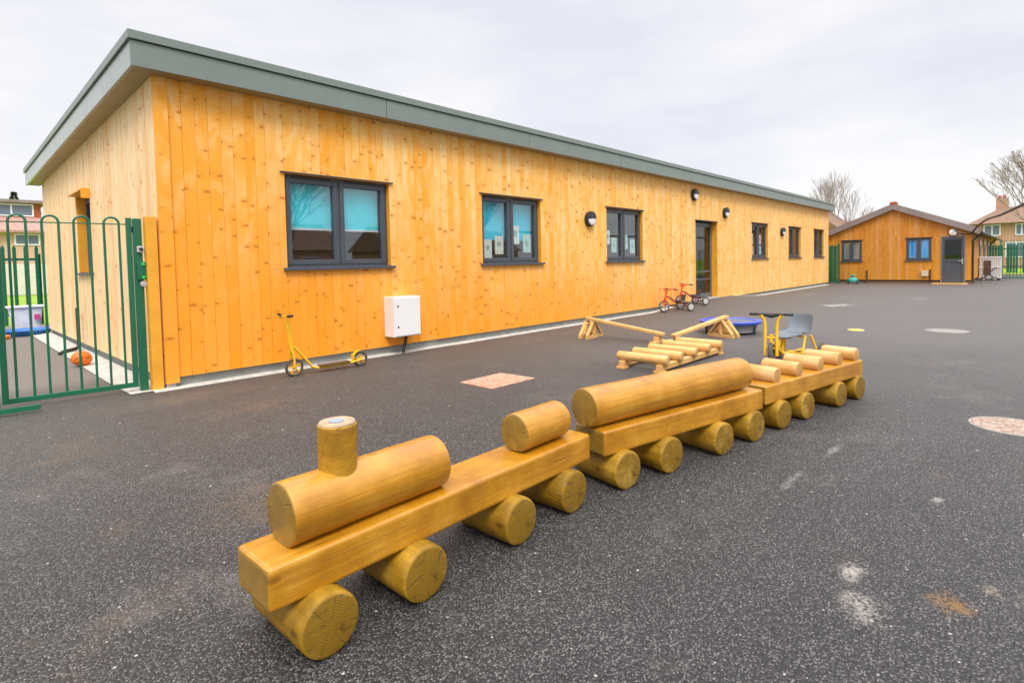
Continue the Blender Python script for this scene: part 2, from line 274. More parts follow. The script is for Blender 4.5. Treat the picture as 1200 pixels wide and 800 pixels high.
M = dict(
    clad=cladding('pine_cladding', (.94, .64, .29), (.93, .51, .12), (.92, .36, .016), low=(.93, .30, .0), lowz=2.1),
    clad_end=cladding('pale_end_cladding', (.91, .71, .45), (.88, .62, .33), (.83, .50, .22), knots=True, dens=.15),
    clad_hut=cladding('cedar_cladding', (.70, .34, .065), (.63, .26, .035), (.50, .175, .015), low=(.62, .27, .015), knots=False, lowz=.7),
    trim=plain('orange_trim_timber', (.80, .36, .03), .55, .4, var=.12, scale=5),
    hut_trim=plain('dark_stained_trim', (.19, .10, .05), .6, var=.2),
    fascia=metal_paint('sage_green_metal', (.175, .212, .192), .36),
    fascia_end_lit=metal_paint('sage_green_metal_gable_lit', (.27, .31, .29), .22),  # same metal as the front, lighter: sky reflection put into the colour
    shadow_gap=plain('black_gap', (.02, .02, .02), .8),
    soffit=plain('tan_soffit_panel', (.34, .27, .13), .55, var=.1, scale=2),
    roofing=plain('grey_roof_membrane', (.16, .17, .17), .8),
    plinth=plain('grey_render', (.27, .285, .26), .85, .3, var=.2, scale=5, bump=.3),
    concrete=plain('pale_concrete', (.52, .50, .46), .85, .3, var=.22, scale=7, bump=.4),
    upvc=metal_paint('anthracite_frame', (.062, .07, .088), .4),
    upvc2=metal_paint('slate_grey_frame', (.095, .11, .115), .4),
    upvcw=metal_paint('white_frame', (.75, .76, .8), .4),
    glass=glass('window_glass', (.93, .95, .95), .09),
    glass_dark=glass('dull_glass', (.75, .78, .76), .03),
    teal=plain('teal_blind', (.03, .76, .92), .8, .2, var=.12, scale=3),
    teal2=plain('blue_green_blind', (.005, .62, .84), .8, .2, var=.05),
    blue=plain('bright_blue_blind', (.005, .42, 1.0), .8, .2, var=.06),
    net=plain('grey_blind', (.36, .38, .38), .8, .2),
    inner=plain('interior_paint', (.5, .47, .42), .9, .2), innerfloor=plain('interior_floor', (.18, .15, .12), .6),
    paper=plain('white_paper', (.72, .74, .70), .9, .1, var=.05), paper_g=plain('pale_green_paper', (.42, .66, .60), .9, .1, var=.08), ink=plain('grey_print', (.3, .42, .42), .9, .1),
    green=metal_paint('green_powder_coat', (.006, .125, .06), .38, var=.12), green2=metal_paint('light_green_plastic', (.03, .55, .06), .4),
    steel=metal_paint('galvanised_steel', (.45, .46, .47), .4),
    white=metal_paint('white_box_paint', (.78, .77, .76), .4, var=.03),
    black=plain('black_rubber', (.022, .02, .019), .6, var=.3, scale=20), blackp=plain('black_plastic', (.02, .021, .024), .4),
    brownp=plain('brown_plastic_pipe', (.035, .024, .018), .45),
    tyre=plain('grey_worn_tyre', (.07, .062, .055), .8, var=.3, scale=30),
    yellow=metal_paint('yellow_enamel', (.82, .46, .012), .32, var=.1), yellow_w=plain('yellow_wheel', (.8, .42, .01), .4),
    red=metal_paint('red_enamel', (.80, .025, .008), .3, var=.1), dred=metal_paint('dark_red_enamel', (.45, .015, .02), .35),
    rim=metal_paint('silver_rim', (.5, .49, .46), .35), grip=plain('black_grip', (.025, .025, .027), .7),
    seatg=plain('grey_seat_plastic', (.13, .15, .175), .38, .5, var=.08), seatb=plain('dark_seat', (.05, .045, .045), .5),
    train=timber('ochre_stained_log', (.47, .208, .005), (.31, .125, .002), (.60, .30, .03), rough=.38, capk=.85, coat=.55),
    trainY=timber('ochre_stained_wheel_log', (.36, .19, .006), (.15, .078, .002), (.52, .32, .04), axis=1, rough=.5, capk=.18),
    trainB=timber('ochre_stained_beam', (.48, .213, .005), (.33, .13, .002), (.61, .30, .03), rings=False, rough=.38, capk=.8, coat=.55),
    trainD=timber('dark_stained_stack', (.40, .20, .010), (.22, .11, .006), (.52, .28, .02), rings=False, wear=.7),
    worn=plain('worn_timber_top', (.42, .30, .19), .75, .3, var=.25, scale=25, bump=.5),
    cream=metal_paint('cream_opal_cover', (.95, .92, .85), .4, var=.02),
    disc=plain('pale_blue_disc', (.30, .35, .46), .5),
    pale=timber('pale_play_timber', (.70, .42, .15), (.60, .32, .09), (.76, .50, .24), rings=True, axis=1, rough=.5, wear=.3),
    palex=timber('pale_sawn_timber', (.68, .40, .14), (.58, .31, .08), (.74, .48, .22), rings=False, rough=.5, wear=.3),
    ledge=timber('pale_log_on_wagon', (.62, .36, .14), (.46, .24, .04), (.70, .45, .23), rings=True, axis=1, rough=.5, wear=.3),
    patch=speckle('pink_gravel_patch', (.40, .155, .09), (.50, .25, .165), (.62, .38, .28), 38),
    cover=speckle('pale_gravel_cover', (.24, .15, .11), (.32, .215, .16), (.42, .34, .29), 34), coverrim=plain('worn_cover_rim', (.29, .265, .235), .8, var=.2, scale=20),
    coverg=speckle('grey_gravel_cover', (.20, .18, .165), (.26, .24, .22), (.33, .31, .29), 45),
    ydisc=plain('yellow_marker', (.55, .52, .10), .5),
    tramp=metal_paint('blue_vinyl', (.035, .09, .52), .3), trampmat=plain('grey_mesh', (.11, .13, .19), .55), skirt=plain('grey_skirt', (.24, .24, .25), .7),
    orange=plain('orange_rubber', (.85, .20, .01), .45), bluep=metal_paint('blue_plastic', (.02, .16, .52), .35), clearp=plain('cloudy_plastic', (.66, .70, .76), .35), pink=plain('pink_plastic', (.7, .08, .25), .4),
    turq=metal_paint('turquoise_plastic', (.04, .42, .36), .35),
    beige=metal_paint('cream_metal', (.55, .5, .40), .5), dbrown=plain('dark_wood', (.10, .06, .035), .7),
    hutfascia=plain('brown_grey_fascia', (.24, .19, .175), .7, var=.15, scale=1.5),
    brick1=brick('red_brick', (.42, .19, .12), (.50, .27, .18), (.5, .42, .34)), brick2=brick('orange_brick', (.60, .33, .24), (.66, .40, .31), (.62, .5, .44)),
    tilehung=plain('red_hanging_tiles', (.38, .085, .03), .8, var=.25, scale=9), tiles=plain('brown_roof_tiles', (.21, .125, .08), .85, var=.25, scale=5), pinktile=plain('weathered_pink_tiles', (.42, .24, .2), .85, var=.25, scale=5),
    render=plain('cream_render', (.68, .62, .55), .85, var=.08),
    dglass=metal_paint('distant_window', (.14, .17, .24), .12),
    bark=plain('pale_bark', (.30, .245, .18), .9, var=.3, scale=12), bark2=plain('grey_bark', (.34, .29, .27), .9, var=.3, scale=12), bud=plain('brown_buds', (.16, .11, .09), .9),
    conifer=plain('dark_conifer', (.03, .055, .022), .9, var=.5, scale=4), leaf=plain('leaf', (.06, .10, .025), .7, var=.5, scale=4),
)
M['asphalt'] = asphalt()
a = Mat('mown_grass', .9, .2); p = a.pos()
a.col(a.mix(a.ramp(a.noise(p, 14, 5, .7), (.4, 0.), (.75, .6)), a.ramp(a.noise(p, .5, 5, .6), (.3, (.16, .30, .02)), (.7, (.27, .40, .035))), (.36, .36, .06)))
a.bump(a.noise(p, 60, 4), .6, .03); M['grass'] = a.m

# ------------------------------------------------------------------ mesh builder
class MB:
    def __init__(s, off=(0, 0, 0)):
        s.v = []; s.f = []; s.sm = []; s.o = Vector(off)
    def add(s, vs, fs, smooth=False, M4=None):
        n = len(s.v)
        for v in vs:
            v = Vector(v)
            if M4 is not None: v = M4 @ v
            s.v.append(v-s.o)
        s.f += [tuple(i+n for i in f) for f in fs]; s.sm += [smooth]*len(fs); return s
    def box(s, a, b, M4=None):
        (x0, y0, z0), (x1, y1, z1) = a, b
        return s.add([(x0, y0, z0), (x1, y0, z0), (x1, y1, z0), (x0, y1, z0), (x0, y0, z1), (x1, y0, z1), (x1, y1, z1), (x0, y1, z1)],
            [(0, 3, 2, 1), (4, 5, 6, 7), (0, 1, 5, 4), (1, 2, 6, 5), (2, 3, 7, 6), (3, 0, 4, 7)], False, M4)
    def beam(s, p, q, wd, h, upv=(0, 0, 1)):
        p, q = Vector(p), Vector(q); d = q-p; L = d.length; x = d.normalized(); y = Vector(upv).cross(x)
        if y.length < 1e-4: y = Vector((0, 1, 0)).cross(x)
        y.normalize(); z = x.cross(y); m4 = Matrix((x, y, z)).transposed().to_4x4(); m4.translation = p
        return s.box((0, -wd/2, -h/2), (L, wd/2, h/2), m4)
    def tube(s, pts, r, n=10, cap=True, closed=False):
        pts = [Vector(p) for p in pts]; k = len(pts); rs = r if isinstance(r, (list, tuple)) else [r]*k
        vs = []; fs = []; prev = None
        for i, p in enumerate(pts):
            if closed: t = pts[(i+1) % k]-pts[i-1]
            else: t = (pts[min(i+1, k-1)]-pts[max(i-1, 0)])
            t.normalize()
            if prev is None: a_ = t.orthogonal().normalized()
            else:
                a_ = prev - t*prev.dot(t)
                a_ = a_.normalized() if a_.length > 1e-5 else t.orthogonal().normalized()
            prev = a_; b_ = t.cross(a_)
            for j in range(n):
                an = 2*math.pi*j/n; vs.append(p+(a_*math.cos(an)+b_*math.sin(an))*rs[i])
        for i in range(k if closed else k-1):
            i2 = (i+1) % k
            for j in range(n): fs.append((i*n+j, i*n+(j+1) % n, i2*n+(j+1) % n, i2*n+j))
        s.add(vs, fs, True)
        if cap and not closed:
            s.add(vs[:n], [tuple(reversed(range(n)))]); s.add(vs[-n:], [tuple(range(n))])
        return s
    def lathe(s, prof, c, axis, n=32, M4=None):
        """prof: list of (t along axis, radius)"""
        ax = Vector(axis).normalized(); a_ = ax.orthogonal().normalized(); b_ = ax.cross(a_); c = Vector(c)
        vs = []; fs = []
        for (t, r) in prof:
            for j in range(n):
                an = 2*math.pi*j/n; vs.append(c+ax*t+(a_*math.cos(an)+b_*math.sin(an))*max(r, 1e-4))
        for i in range(len(prof)-1):
            for j in range(n): fs.append((i*n+j, i*n+(j+1) % n, (i+1)*n+(j+1) % n, (i+1)*n+j))
        fs.append(tuple(reversed(range(n)))); k = (len(prof)-1)*n; fs.append(tuple(range(k, k+n)))
        return s.add(vs, fs, True, M4)
    def prism(s, poly, axis, t0, t1):
        """poly of 2D points extruded along axis ('x': pts are (y,z); 'y': (x,z); 'z': (x,y))"""
        n = len(poly); P = {'x': lambda u, v, t: (t, u, v), 'y': lambda u, v, t: (u, t, v), 'z': lambda u, v, t: (u, v, t)}[axis]
        vs = [P(u, v, t0) for u, v in poly]+[P(u, v, t1) for u, v in poly]
        fs = [tuple(range(n)), tuple(range(2*n-1, n-1, -1))]+[(i, i+n, (i+1) % n+n, (i+1) % n) for i in range(n)]
        return s.add(vs, fs)
    def build(s, name, mat, parent=None, bevel=0, loc=None, seg=2, sharp=40):
        me = bpy.data.meshes.new(name); me.from_pydata([tuple(v) for v in s.v], [], s.f); me.materials.append(mat)
        me.polygons.foreach_set('use_smooth', s.sm)
        bm = bmesh.new(); bm.from_mesh(me); bmesh.ops.recalc_face_normals(bm, faces=bm.faces)
        for e_ in bm.edges:
            if len(e_.link_faces) == 2 and e_.calc_face_angle(0) > R(sharp): e_.smooth = False
        bm.to_mesh(me); bm.free()
        o = bpy.data.objects.new(name, me); COL.objects.link(o)
        if parent: o.parent = parent
        if loc is not None: o.location = loc
        if bevel:
            b = o.modifiers.new('bevel', 'BEVEL'); b.width = bevel; b.segments = seg; b.limit_method = 'ANGLE'; b.angle_limit = R(50); b.harden_normals = False
        return o
def tag(o, label=None, cat=None, group=None, kind=None):
    if label: o['label'] = label
    if cat: o['category'] = cat
    if group: o['group'] = group
    if kind: o['kind'] = kind
    return o
def thing(name, label, cat, loc=(0, 0, 0), rz=0, group=None):
    o = bpy.data.objects.new(name, None); COL.objects.link(o); o.location = loc; o.rotation_euler = (0, 0, rz); o.empty_display_size = .1
    return tag(o, label, cat, group)
def copy_tree(o, parent=None):
    c = o.copy(); COL.objects.link(c); c.parent = parent
    for ch in [q for q in bpy.data.objects if q.parent == o]: copy_tree(ch, c)
    return c
def ss(x, a_, b_):
    t = min(1, max(0, (x-a_)/(b_-a_))); return t*t*(3-2*t)
def gz(x, y):      # asphalt ramps up to the door threshold
    return .004+.138*ss(x, 12.2, 14.4)*(1-ss(x, 16.9, 20.2))*(1-ss(6.95-y, .25, 1.9))

# ------------------------------------------------------------------ setting
tag(MB().add([(-900, -900, -.02), (1500, -900, -.02), (1500, 1500, -.02), (-900, 1500, -.02)], [(0, 1, 2, 3)]).build('grass_ground', M['grass']), kind='structure')
xs = sorted(set(list(np.arange(-63, 12, 3.0))+list(np.arange(12, 21, .2))+list(np.arange(21, 46, 3.0)))); ys = sorted(set(list(np.arange(-30, 4.8, 2.9))+list(np.arange(4.8, 7.2, .2))+[10., 14., 18.3]))
g = MB(); nv = []
for x in xs:
    for y in ys: nv.append((x, y, gz(x, y)))
ny = len(ys); g.add(nv, [(i*ny+j, (i+1)*ny+j, (i+1)*ny+j+1, i*ny+j+1) for i in range(len(xs)-1) for j in range(ny-1)], True)
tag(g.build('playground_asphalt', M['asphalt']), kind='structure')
# concrete apron at the foot of the building
ap = MB(); X = 1.60; rnd = random.Random(3)
pts = []
while X < 28.9:
    wdt = .15+.02*rnd.random(); k = 1.
    pts.append((X, 6.93, .018, 6.92-wdt*.95)); X += .45
segs = [[p for p in pts if p[0] < 13.4], [p for p in pts if p[0] > 17.0]]
for sg in segs:
    vs = []
    for (x, y, z, yy) in sg:
        h = gz(x, yy); vs += [(x, y, max(z, h+.012)), (x, yy, h+.006), (x, yy-.004, h-.02), (x, y, h-.02)]
    ap.add(vs, [(4*i+j, 4*i+4+j, 4*i+4+(j+1) % 4, 4*i+(j+1) % 4) for i in range(len(sg)-1) for j in range(4)])
ap.add([(1.40, 6.86, .012), (1.74, 6.86, .012), (1.74, 16., .04), (1.42, 16., .02), (1.38, 7.6, .012)], [(0, 1, 2, 3, 4)])
ap.box((1.74, 6.885, .0), (1.83, 6.925, .09))
tag(ap.build('concrete_apron', M['concrete']), kind='structure')

# ------------------------------------------------------------------ long classroom building
B = (1.726, 6.875, 0.)
X0, X1, Y0, Y1 = 1.726, 28.78, 6.875, 15.3
bld = thing('classroom_building', 'long single storey building clad in orange pine boards under a sage green roof edge', 'building', B)
def soff(y): return 3.393+(y-6.65)*(3.178-3.393)/9.
WZ0, WZ1 = 1.30, 2.505
WINX = [3.13, 6.56, 10.38, 19.12, 22.99, 26.42]; WW = 1.56
DX0, DX1, DZ0, DZ1 = 14.80, 16.32, .17, 2.40
opens = [(x, x+WW, WZ0, WZ1) for x in WINX]+[(DX0, DX1, DZ0-.2, DZ1)]
def cut(x0, x1, z0, z1, ops):
    """vertical strips of x0..x1 with openings removed; returns rectangles"""
    for o in ops:
        if x0 >= o[0]-1e-6 and x1 <= o[1]+1e-6:
            r_ = []
            if o[2] > z0: r_.append((x0, x1, z0, o[2]))
            r_.append((x0, x1, o[3], z1)); return r_
    return [(x0, x1, z0, z1)]
def boards(a0, a1, z0, z1f, ops, wd, seed, gap=.0025):
    rnd = random.Random(seed); br = [a0]
    stops = sorted([q for o in ops for q in o[:2]]+[a1])
    while br[-1] < a1-1e-6:
        nx = br[-1]+wd*(1+rnd.uniform(-.12, .12)); s_ = [q for q in stops if br[-1]+1e-6 < q <= nx+.035]
        br.append(s_[0] if s_ else nx)
    out_ = []
    for p_, q_ in zip(br, br[1:]):
        for r_ in cut(p_, q_, z0, 99, ops):
            out_.append((r_[0]+gap/2, r_[1]-gap/2, r_[2], r_[3] if r_[3] < 90 else z1f((p_+q_)/2), rnd.random()))
    return out_
wf = MB(B)
for (xa, xb, za, zb, rr) in boards(X0+.14, X1, .12, lambda x: 3.42, opens, .125, 5):
    d_ = .006*(rr-.5); wf.box((xa, Y0+d_, za), (xb, Y0+.022, zb))
wf.box((X0+.003, Y0-.018, .06), (X0+.136, Y0+.022, 3.42))
wf.build('front_cladding', M['clad'], bld)
we = MB(B); eop = [(10.42, 11.55, 1.28, 2.55)]
for (ya, yb, za, zb, rr) in boards(Y0+.025, Y1, .12, lambda y: soff(y)+.05, eop, .11, 9):
    d_ = .005*(rr-.5); we.box((X0+d_, ya, za), (X0+.022, yb, zb))
we.build('end_cladding', M['clad_end'], bld)
bk = MB(B)
brk = sorted([X0+.03, X1-.02]+[q for o in opens for q in o[:2]])
for p_, q_ in zip(brk, brk[1:]):
    for r_ in cut(p_, q_, .12, 3.4, opens): bk.box((r_[0], Y0+.024, r_[2]), (r_[1], Y0+.20, r_[3]))
for p_, q_ in zip([Y0+.21, 10.42, 11.55], [10.42, 11.55, Y1-.02]):
    for r_ in cut(p_, q_, .12, 3.12, eop): bk.box((X0+.024, r_[0], r_[2]), (X0+.18, r_[1], r_[3]))
bk.box((X1-.2, Y0+.21, .12), (X1-.02, Y1-.2, 3.1)); bk.box((X0+.19, Y1-.2, .12), (X1-.21, Y1-.02, 3.1))
bk.build('wall_backing', M['shadow_gap'], bld)
it = MB(B)
it.box((X0+.2, 10.2, .17), (X1-.21, 10.3, 3.0)); it.box((X0+.2, Y0+.22, 3.0), (X1-.21, 12.3, 3.06))
for xw in (6., 9.6, 13.5, 18., 22.2, 25.6): it.box((xw, Y0+.22, .17), (xw+.1, 10.19, 2.99))
it.build('interior_wall', M['inner'], bld)
MB(B).box((X0+.2, Y0+.22, .1), (X1-.21, 12.3, .165)).build('interior_floor', M['innerfloor'], bld)
pl = MB(B); pl.box((X0+.03, Y0+.05, -.05), (X1-.03, Y0+.2, .118)); pl.box((X0+.05, Y0+.21, -.05), (X0+.2, Y1-.03, .118)); pl.box((X1-.2, Y0+.21, -.05), (X1-.05, Y1-.03, .118))
pl.build('plinth', M['plinth'], bld)
# far end cladding strip so the building closes from other views
we2 = MB(B)
for (ya, yb, za, zb, rr) in boards(Y0+.025, Y1, .12, lambda y: soff(y)+.05, [], .12, 19): we2.box((X1-.02, ya, za), (X1, yb, zb))
we2.build('far_end_cladding', M['clad'], bld)
# roof
RX0, RX1, RY0, RY1 = 1.487, 28.98, 6.65, 15.65
def rprism(mb, x0, x1, y0, y1, dz0, dz1):
    z = lambda y, d: soff(y)+d
    mb.add([(x0, y0, z(y0, dz0)), (x1, y0, z(y0, dz0)), (x1, y1, z(y1, dz0)), (x0, y1, z(y1, dz0)), (x0, y0, z(y0, dz1)), (x1, y0, z(y0, dz1)), (x1, y1, z(y1, dz1)), (x0, y1, z(y1, dz1))],
        [(0, 3, 2, 1), (4, 5, 6, 7), (0, 1, 5, 4), (1, 2, 6, 5), (2, 3, 7, 6), (3, 0, 4, 7)])
roof = MB(B); rprism(roof, RX0+.05, RX1-.05, RY0+.05, RY1-.05, .02, .33); ro = roof.build('roof', M['roofing'], bld)
f1 = MB(B); xx = RX0+.012
while xx < RX1-.02:
    x2 = min(xx+3.05, RX1-.012); rprism(f1, xx, x2-.010, RY0+.012, RY0+.045, .0, .252); xx = x2
f1.build('front_fascia', M['fascia'], ro)
f2 = MB(B); f3 = MB(B); yy = RY0+.012
while yy < RY1-.02:
    y2 = min(yy+2.5, RY1-.012)
    rprism(f2, RX0+.012, RX0+.045, yy+(.035 if yy < 6.7 else 0), y2-.006, .0, .252); rprism(f3, RX1-.045, RX1-.012, yy+(.035 if yy < 6.7 else 0), y2-.006, .0, .252); yy = y2
f2.build('gable_fascia', M['fascia_end_lit'], ro); f3.build('gable_fascia', M['fascia_end_lit'], ro)
gp = MB(B); rprism(gp, RX0+.02, RX1-.02, RY0+.02, RY1-.02, .253, .262); gp.build('shadow_gap', M['shadow_gap'], ro)
cp = MB(B); rprism(cp, RX0-.012, RX1+.012, RY0-.012, RY0+.12, .262, .352); rprism(cp, RX0-.012, RX0+.12, RY0+.122, RY1, .262, .352); rprism(cp, RX1-.12, RX1+.012, RY0+.122, RY1, .262, .352)
cp.build('coping', M['fascia'], ro, bevel=.004)
sf = MB(B)
yy = RY0+.047
rprism(sf, RX0+.047, RX1-.047, RY0+.047, Y0-.003, .004, .018)
yy = Y0
while yy < RY1-.06:
    y2 = min(yy+2.4, RY1-.05); rprism(sf, RX0+.047, X0-.003, yy, y2-.008, .004, .018); rprism(sf, X1+.003, RX1-.047, yy, y2-.008, .004, .018); yy = y2
sf.build('soffit', M['soffit'], ro)
# windows
def make_window(parent, W, H, fr, gl, reveal=.075, lintel=True, trimmat=None, sashes=2, revmat=None):
    """local: x 0..W, y 0 at the wall face growing inwards, z 0..H"""
    t_ = .05; d0, d1 = reveal, reveal+.07
    fm = MB(); e_ = .004
    fm.box((e_, d0, e_), (t_, d1, H-e_)); fm.box((W-t_, d0, e_), (W-e_, d1, H-e_)); fm.box((t_, d0, H-t_), (W-t_, d1, H-e_)); fm.box((t_, d0, e_), (W-t_, d1, t_))
    cm = W/2
    if sashes == 2: fm.box((cm-.028, d0+.004, t_), (cm+.028, d1-.004, H-t_))
    win = fm.build('window', fr, parent, bevel=.004)
    rng = [(t_, cm-.028), (cm+.028, W-t_)] if sashes == 2 else [(t_, W-t_)]
    for (xa, xb) in rng:
        s_ = MB(); k = .055; y0_, y1_ = d0-.012, d1-.012; q = .003
        s_.box((xa-.012, y0_, t_-.01), (xa+k, y1_, H-t_+.01)); s_.box((xb-k, y0_, t_-.01), (xb+.012, y1_, H-t_+.01))
        s_.box((xa+k, y0_+q, H-t_-k), (xb-k, y1_-q, H-t_+.01)); s_.box((xa+k, y0_+q, t_-.01), (xb-k, y1_-q, t_+k))
        so_ = s_.build('sash', fr, win, bevel=.006)
        MB().box((xa+k-.002, d0+.028, t_+k-.002), (xb-k+.002, d0+.034, H-t_-k+.002)).build('pane', gl, win)
    v_ = MB()
    for (xa, xb) in rng: MB().box((xa+.09, d0-.022, H-.045), (xb-.09, d0-.001, H-.02)).build('vent', M['blackp'], win, bevel=.003)
    sl_ = MB(); sl_.add([(-.05, -.055, .0), (W+.05, -.055, .0), (W+.05, d0, .012), (-.05, d0, .012), (-.05, -.055, -.028), (W+.05, -.055, -.028), (W+.05, -.045, -.028), (-.05, -.045, -.028)][:4]+[(-.05, -.055, -.03), (W+.05, -.055, -.03), (W+.05, -.004, -.03), (-.05, -.004, -.03)],
        [(0, 1, 2, 3), (4, 7, 6, 5), (0, 4, 5, 1), (1, 5, 6, 2), (2, 6, 7, 3), (3, 7, 4, 0)])
    sl_.build('sill', fr, win)
    if lintel:
        MB().box((-.055, -.032, H+.002), (W+.055, d0, H+.016)).build('drip_edge', trimmat or fr, win)
    rv = MB(); rv.box((-.0015, .001, .013), (e_, d0, H-.001)); rv.box((W-e_, .001, .013), (W+.0015, d0, H-.001)); rv.box((e_, .003, H-.004), (W-e_, d0, H-.0005)); rv.build('reveal', revmat or M['trim'], win)
    return win
w0 = make_window(bld, WW, WZ1-WZ0, M['upvc'], M['glass'])
wins = [w0]+[copy_tree(w0, bld) for _ in WINX[1:]]
for wn, x in zip(wins, WINX): wn.location = (x-B[0], 0, WZ0)
def blind(win, W, H, z0, mat, bar=False, name='blind'):
    b_ = MB(); b_.box((.09, .19, z0), (W-.09, .195, H-.06)); o_ = b_.build(name, mat, win)
    if bar: MB().box((.08, .185, z0-.028), (W-.08, .2, z0-.001)).build('blind_bar', M['upvcw'], win)
blind(wins[0], WW, 1.205, .53, M['teal'], True); blind(wins[1], WW, 1.205, .42, M['teal2'])
we_ = make_window(bld, 1.13, 1.25, M['upvc'], M['glass_dark'], reveal=.13, lintel=False)
we_.rotation_euler = (0, 0, -math.pi/2); we_.location = (0, 11.55-B[1], 1.29)
hd = MB(); hd.box((-.04, -.10, 1.262), (1.17, .13, 1.282)); hd.box((1.15, -.11, 1.13), (1.18, -.003, 1.262)); hd.build('hood', M['trim'], we_)
# door
dm = MB(); D0 = DX0-B[0]; D1 = DX1-B[0]; yd = .17
dm.box((D0+.06, yd, DZ0), (D0+.16, yd+.07, DZ1-.03)); dm.box((D1-.12, yd, DZ0), (D1-.02, yd+.07, DZ1-.03)); dm.box((D0+.16, yd, DZ1-.15), (D1-.12, yd+.07, DZ1-.03)); dm.box((D0+.16, yd, DZ0), (D1-.12, yd+.07, DZ0+.13))
door = dm.build('door', M['upvc2'], bld, bevel=.006)
MB().box((D0+.15, yd+.03, DZ0+.12), (D1-.11, yd+.036, DZ1-.14)).build('door_glass', M['glass_dark'], door)
dr = MB(); dr.box((D0+.161, yd-.008, .92), (D1-.121, yd+.02, .96)); dr.box((D0+.161, yd-.008, .70), (D1-.121, yd+.02, .73)); dr.build('push_bar', M['upvc2'], door)
MB().box((D0+.10, yd-.03, 1.0), (D0+.14, yd-.002, 1.28)).build('door_handle', M['black'], door, bevel=.008)
rv = MB(); rv.box((D1-.022, .002, DZ0), (D1+.003, yd+.02, DZ1)); rv.build('door_lining', M['trim'], door); rv = MB(); rv.box((D0-.003, .002, DZ0), (D0+.05, yd+.02, DZ1)); rv.build('door_lining', M['trim'], door)
MB().box((D0, -.035, DZ1+.002), (D1, yd+.02, DZ1+.02)).build('drip_edge', M['upvc'], door)
MB().box((D0+.05, -.06, .12), (D1-.02, yd+.12, DZ0-.002)).build('threshold', M['rim'], door)
MB().box((DX0+.4-B[0], 1.2, 1.35), (DX0+.42-B[0], 1.9, 2.0)).build('wall_picture', M['upvcw'], bld)

# papers taped inside the windows
def paper(x, z, wd, h, mat, label, g, tilt=0):
    y = Y0+.128; o_ = MB((x, y, z)).box((x, y, z), (x+wd, y+.0015, z+h))
    p_ = o_.build('paper_notice', mat, loc=(x, y, z)); p_.rotation_euler = (0, tilt, 0)
    q = MB((x, y, z)); rn = random.Random(int(x*100))
    cx_, cz_ = x+wd*(.42+.15*rn.random()), z+h*(.5+.1*rn.random())
    ring = [(cx_+wd*.25*math.cos(k*.7)*rn.uniform(.6, 1.1), cz_+h*.2*math.sin(k*.7)*rn.uniform(.6, 1.1)) for k in range(9)]
    q.prism(ring, 'y', y-.0022, y-.0006)
    q.build('print', M['ink'], p_); return tag(p_, label, 'notice', g)
G2 = 'sheets of paper taped inside the windows'
paper(6.70, 1.40, .21, .33, M['paper'], 'leftmost white sheet in the second window of the facade', G2)
paper(6.99, 1.47, .22, .33, M['paper'], 'white sheet just left of the mullion in the second window from the gate', G2)
paper(7.42, 1.66, .22, .34, M['paper'], 'white paper sheet set highest in the second window from the gate', G2)
paper(7.74, 1.50, .22, .34, M['paper_g'], 'pale green paper sheet at the right edge of the second window from the gate', G2)
paper(10.50, 1.69, .2, .31, M['paper'], 'white paper sheet at the left edge of the window between box lamp and door', G2)
paper(10.76, 1.50, .22, .34, M['paper_g'], 'pale green sheet left of the mullion in the third window from the gate', G2)
paper(11.24, 1.58, .22, .34, M['paper_g'], 'pale green sheet in the right pane beside the mullion, third window from the gate', G2)
paper(11.56, 1.48, .22, .34, M['paper_g'], 'pale green sheet at the far right edge of the third window from the gate', G2)
paper(19.30, 1.78, .3, .38, M['paper'], 'white sheet high in the left pane of the window just beyond the door', G2)
paper(19.32, 1.42, .3, .3, M['paper'], 'white sheet low in the left pane of the window just beyond the door', G2)
paper(20.02, 1.78, .34, .34, M['paper'], 'white sheet high in the right pane of the window just beyond the door', G2)
paper(20.02, 1.44, .34, .3, M['paper'], 'white sheet low in the right pane of the window just beyond the door', G2)

# bulkhead lamps
def bulkhead(label):
    r_ = thing('wall_lamp', label, 'lamp', (0, 0, 0), 0, 'round bulkhead lamps on the long facade')
    hb = MB(); hb.lathe([(0, .165), (.05, .17), (.075, .16), (.085, .14), (.085, .0)], (0, 0, 0), (0, -1, 0), 36)
    # eyelid hood over the upper half
    n = 18; vs = []; fs = []
    for i in range(n+1):
        an = math.pi*i/n
        for (r0, yy_) in ((.168, -.055), (.155, -.11), (.11, -.128), (.0, -.125)):
            zz_ = math.sin(an)*r0; vs.append((math.cos(an)*r0, yy_, zz_+.015))
    for i in range(n):
        for j in range(3): fs.append((i*4+j, (i+1)*4+j, (i+1)*4+j+1, i*4+j+1))
    hb.add(vs, fs, True); hb.build('housing', M['blackp'], r_)
    df = MB(); df.lathe([(.084, .138), (.105, .125), (.118, .08), (.12, .0)], (0, 0, 0), (0, -1, 0), 30); df.build('diffuser', M['upvcw'], r_)
    return r_
L0 = bulkhead('round black and white bulkhead lamp between the second and third windows from the gate')
for i, (x, z, lb) in enumerate(((9.69, 2.2, None), (14.70, 3.09, 'round bulkhead lamp mounted highest, right under the roof edge left of the door'), (16.84, 2.70, 'round bulkhead lamp on the boards just right of and above the grey door'), (22.15, 2.26, 'small looking bulkhead lamp between the far windows beyond the door'))):
    l_ = L0 if i == 0 else copy_tree(L0)
    l_.location = (x, Y0-.006, z); l_.scale = (.9, 1, .95)
    if lb: l_['label'] = lb
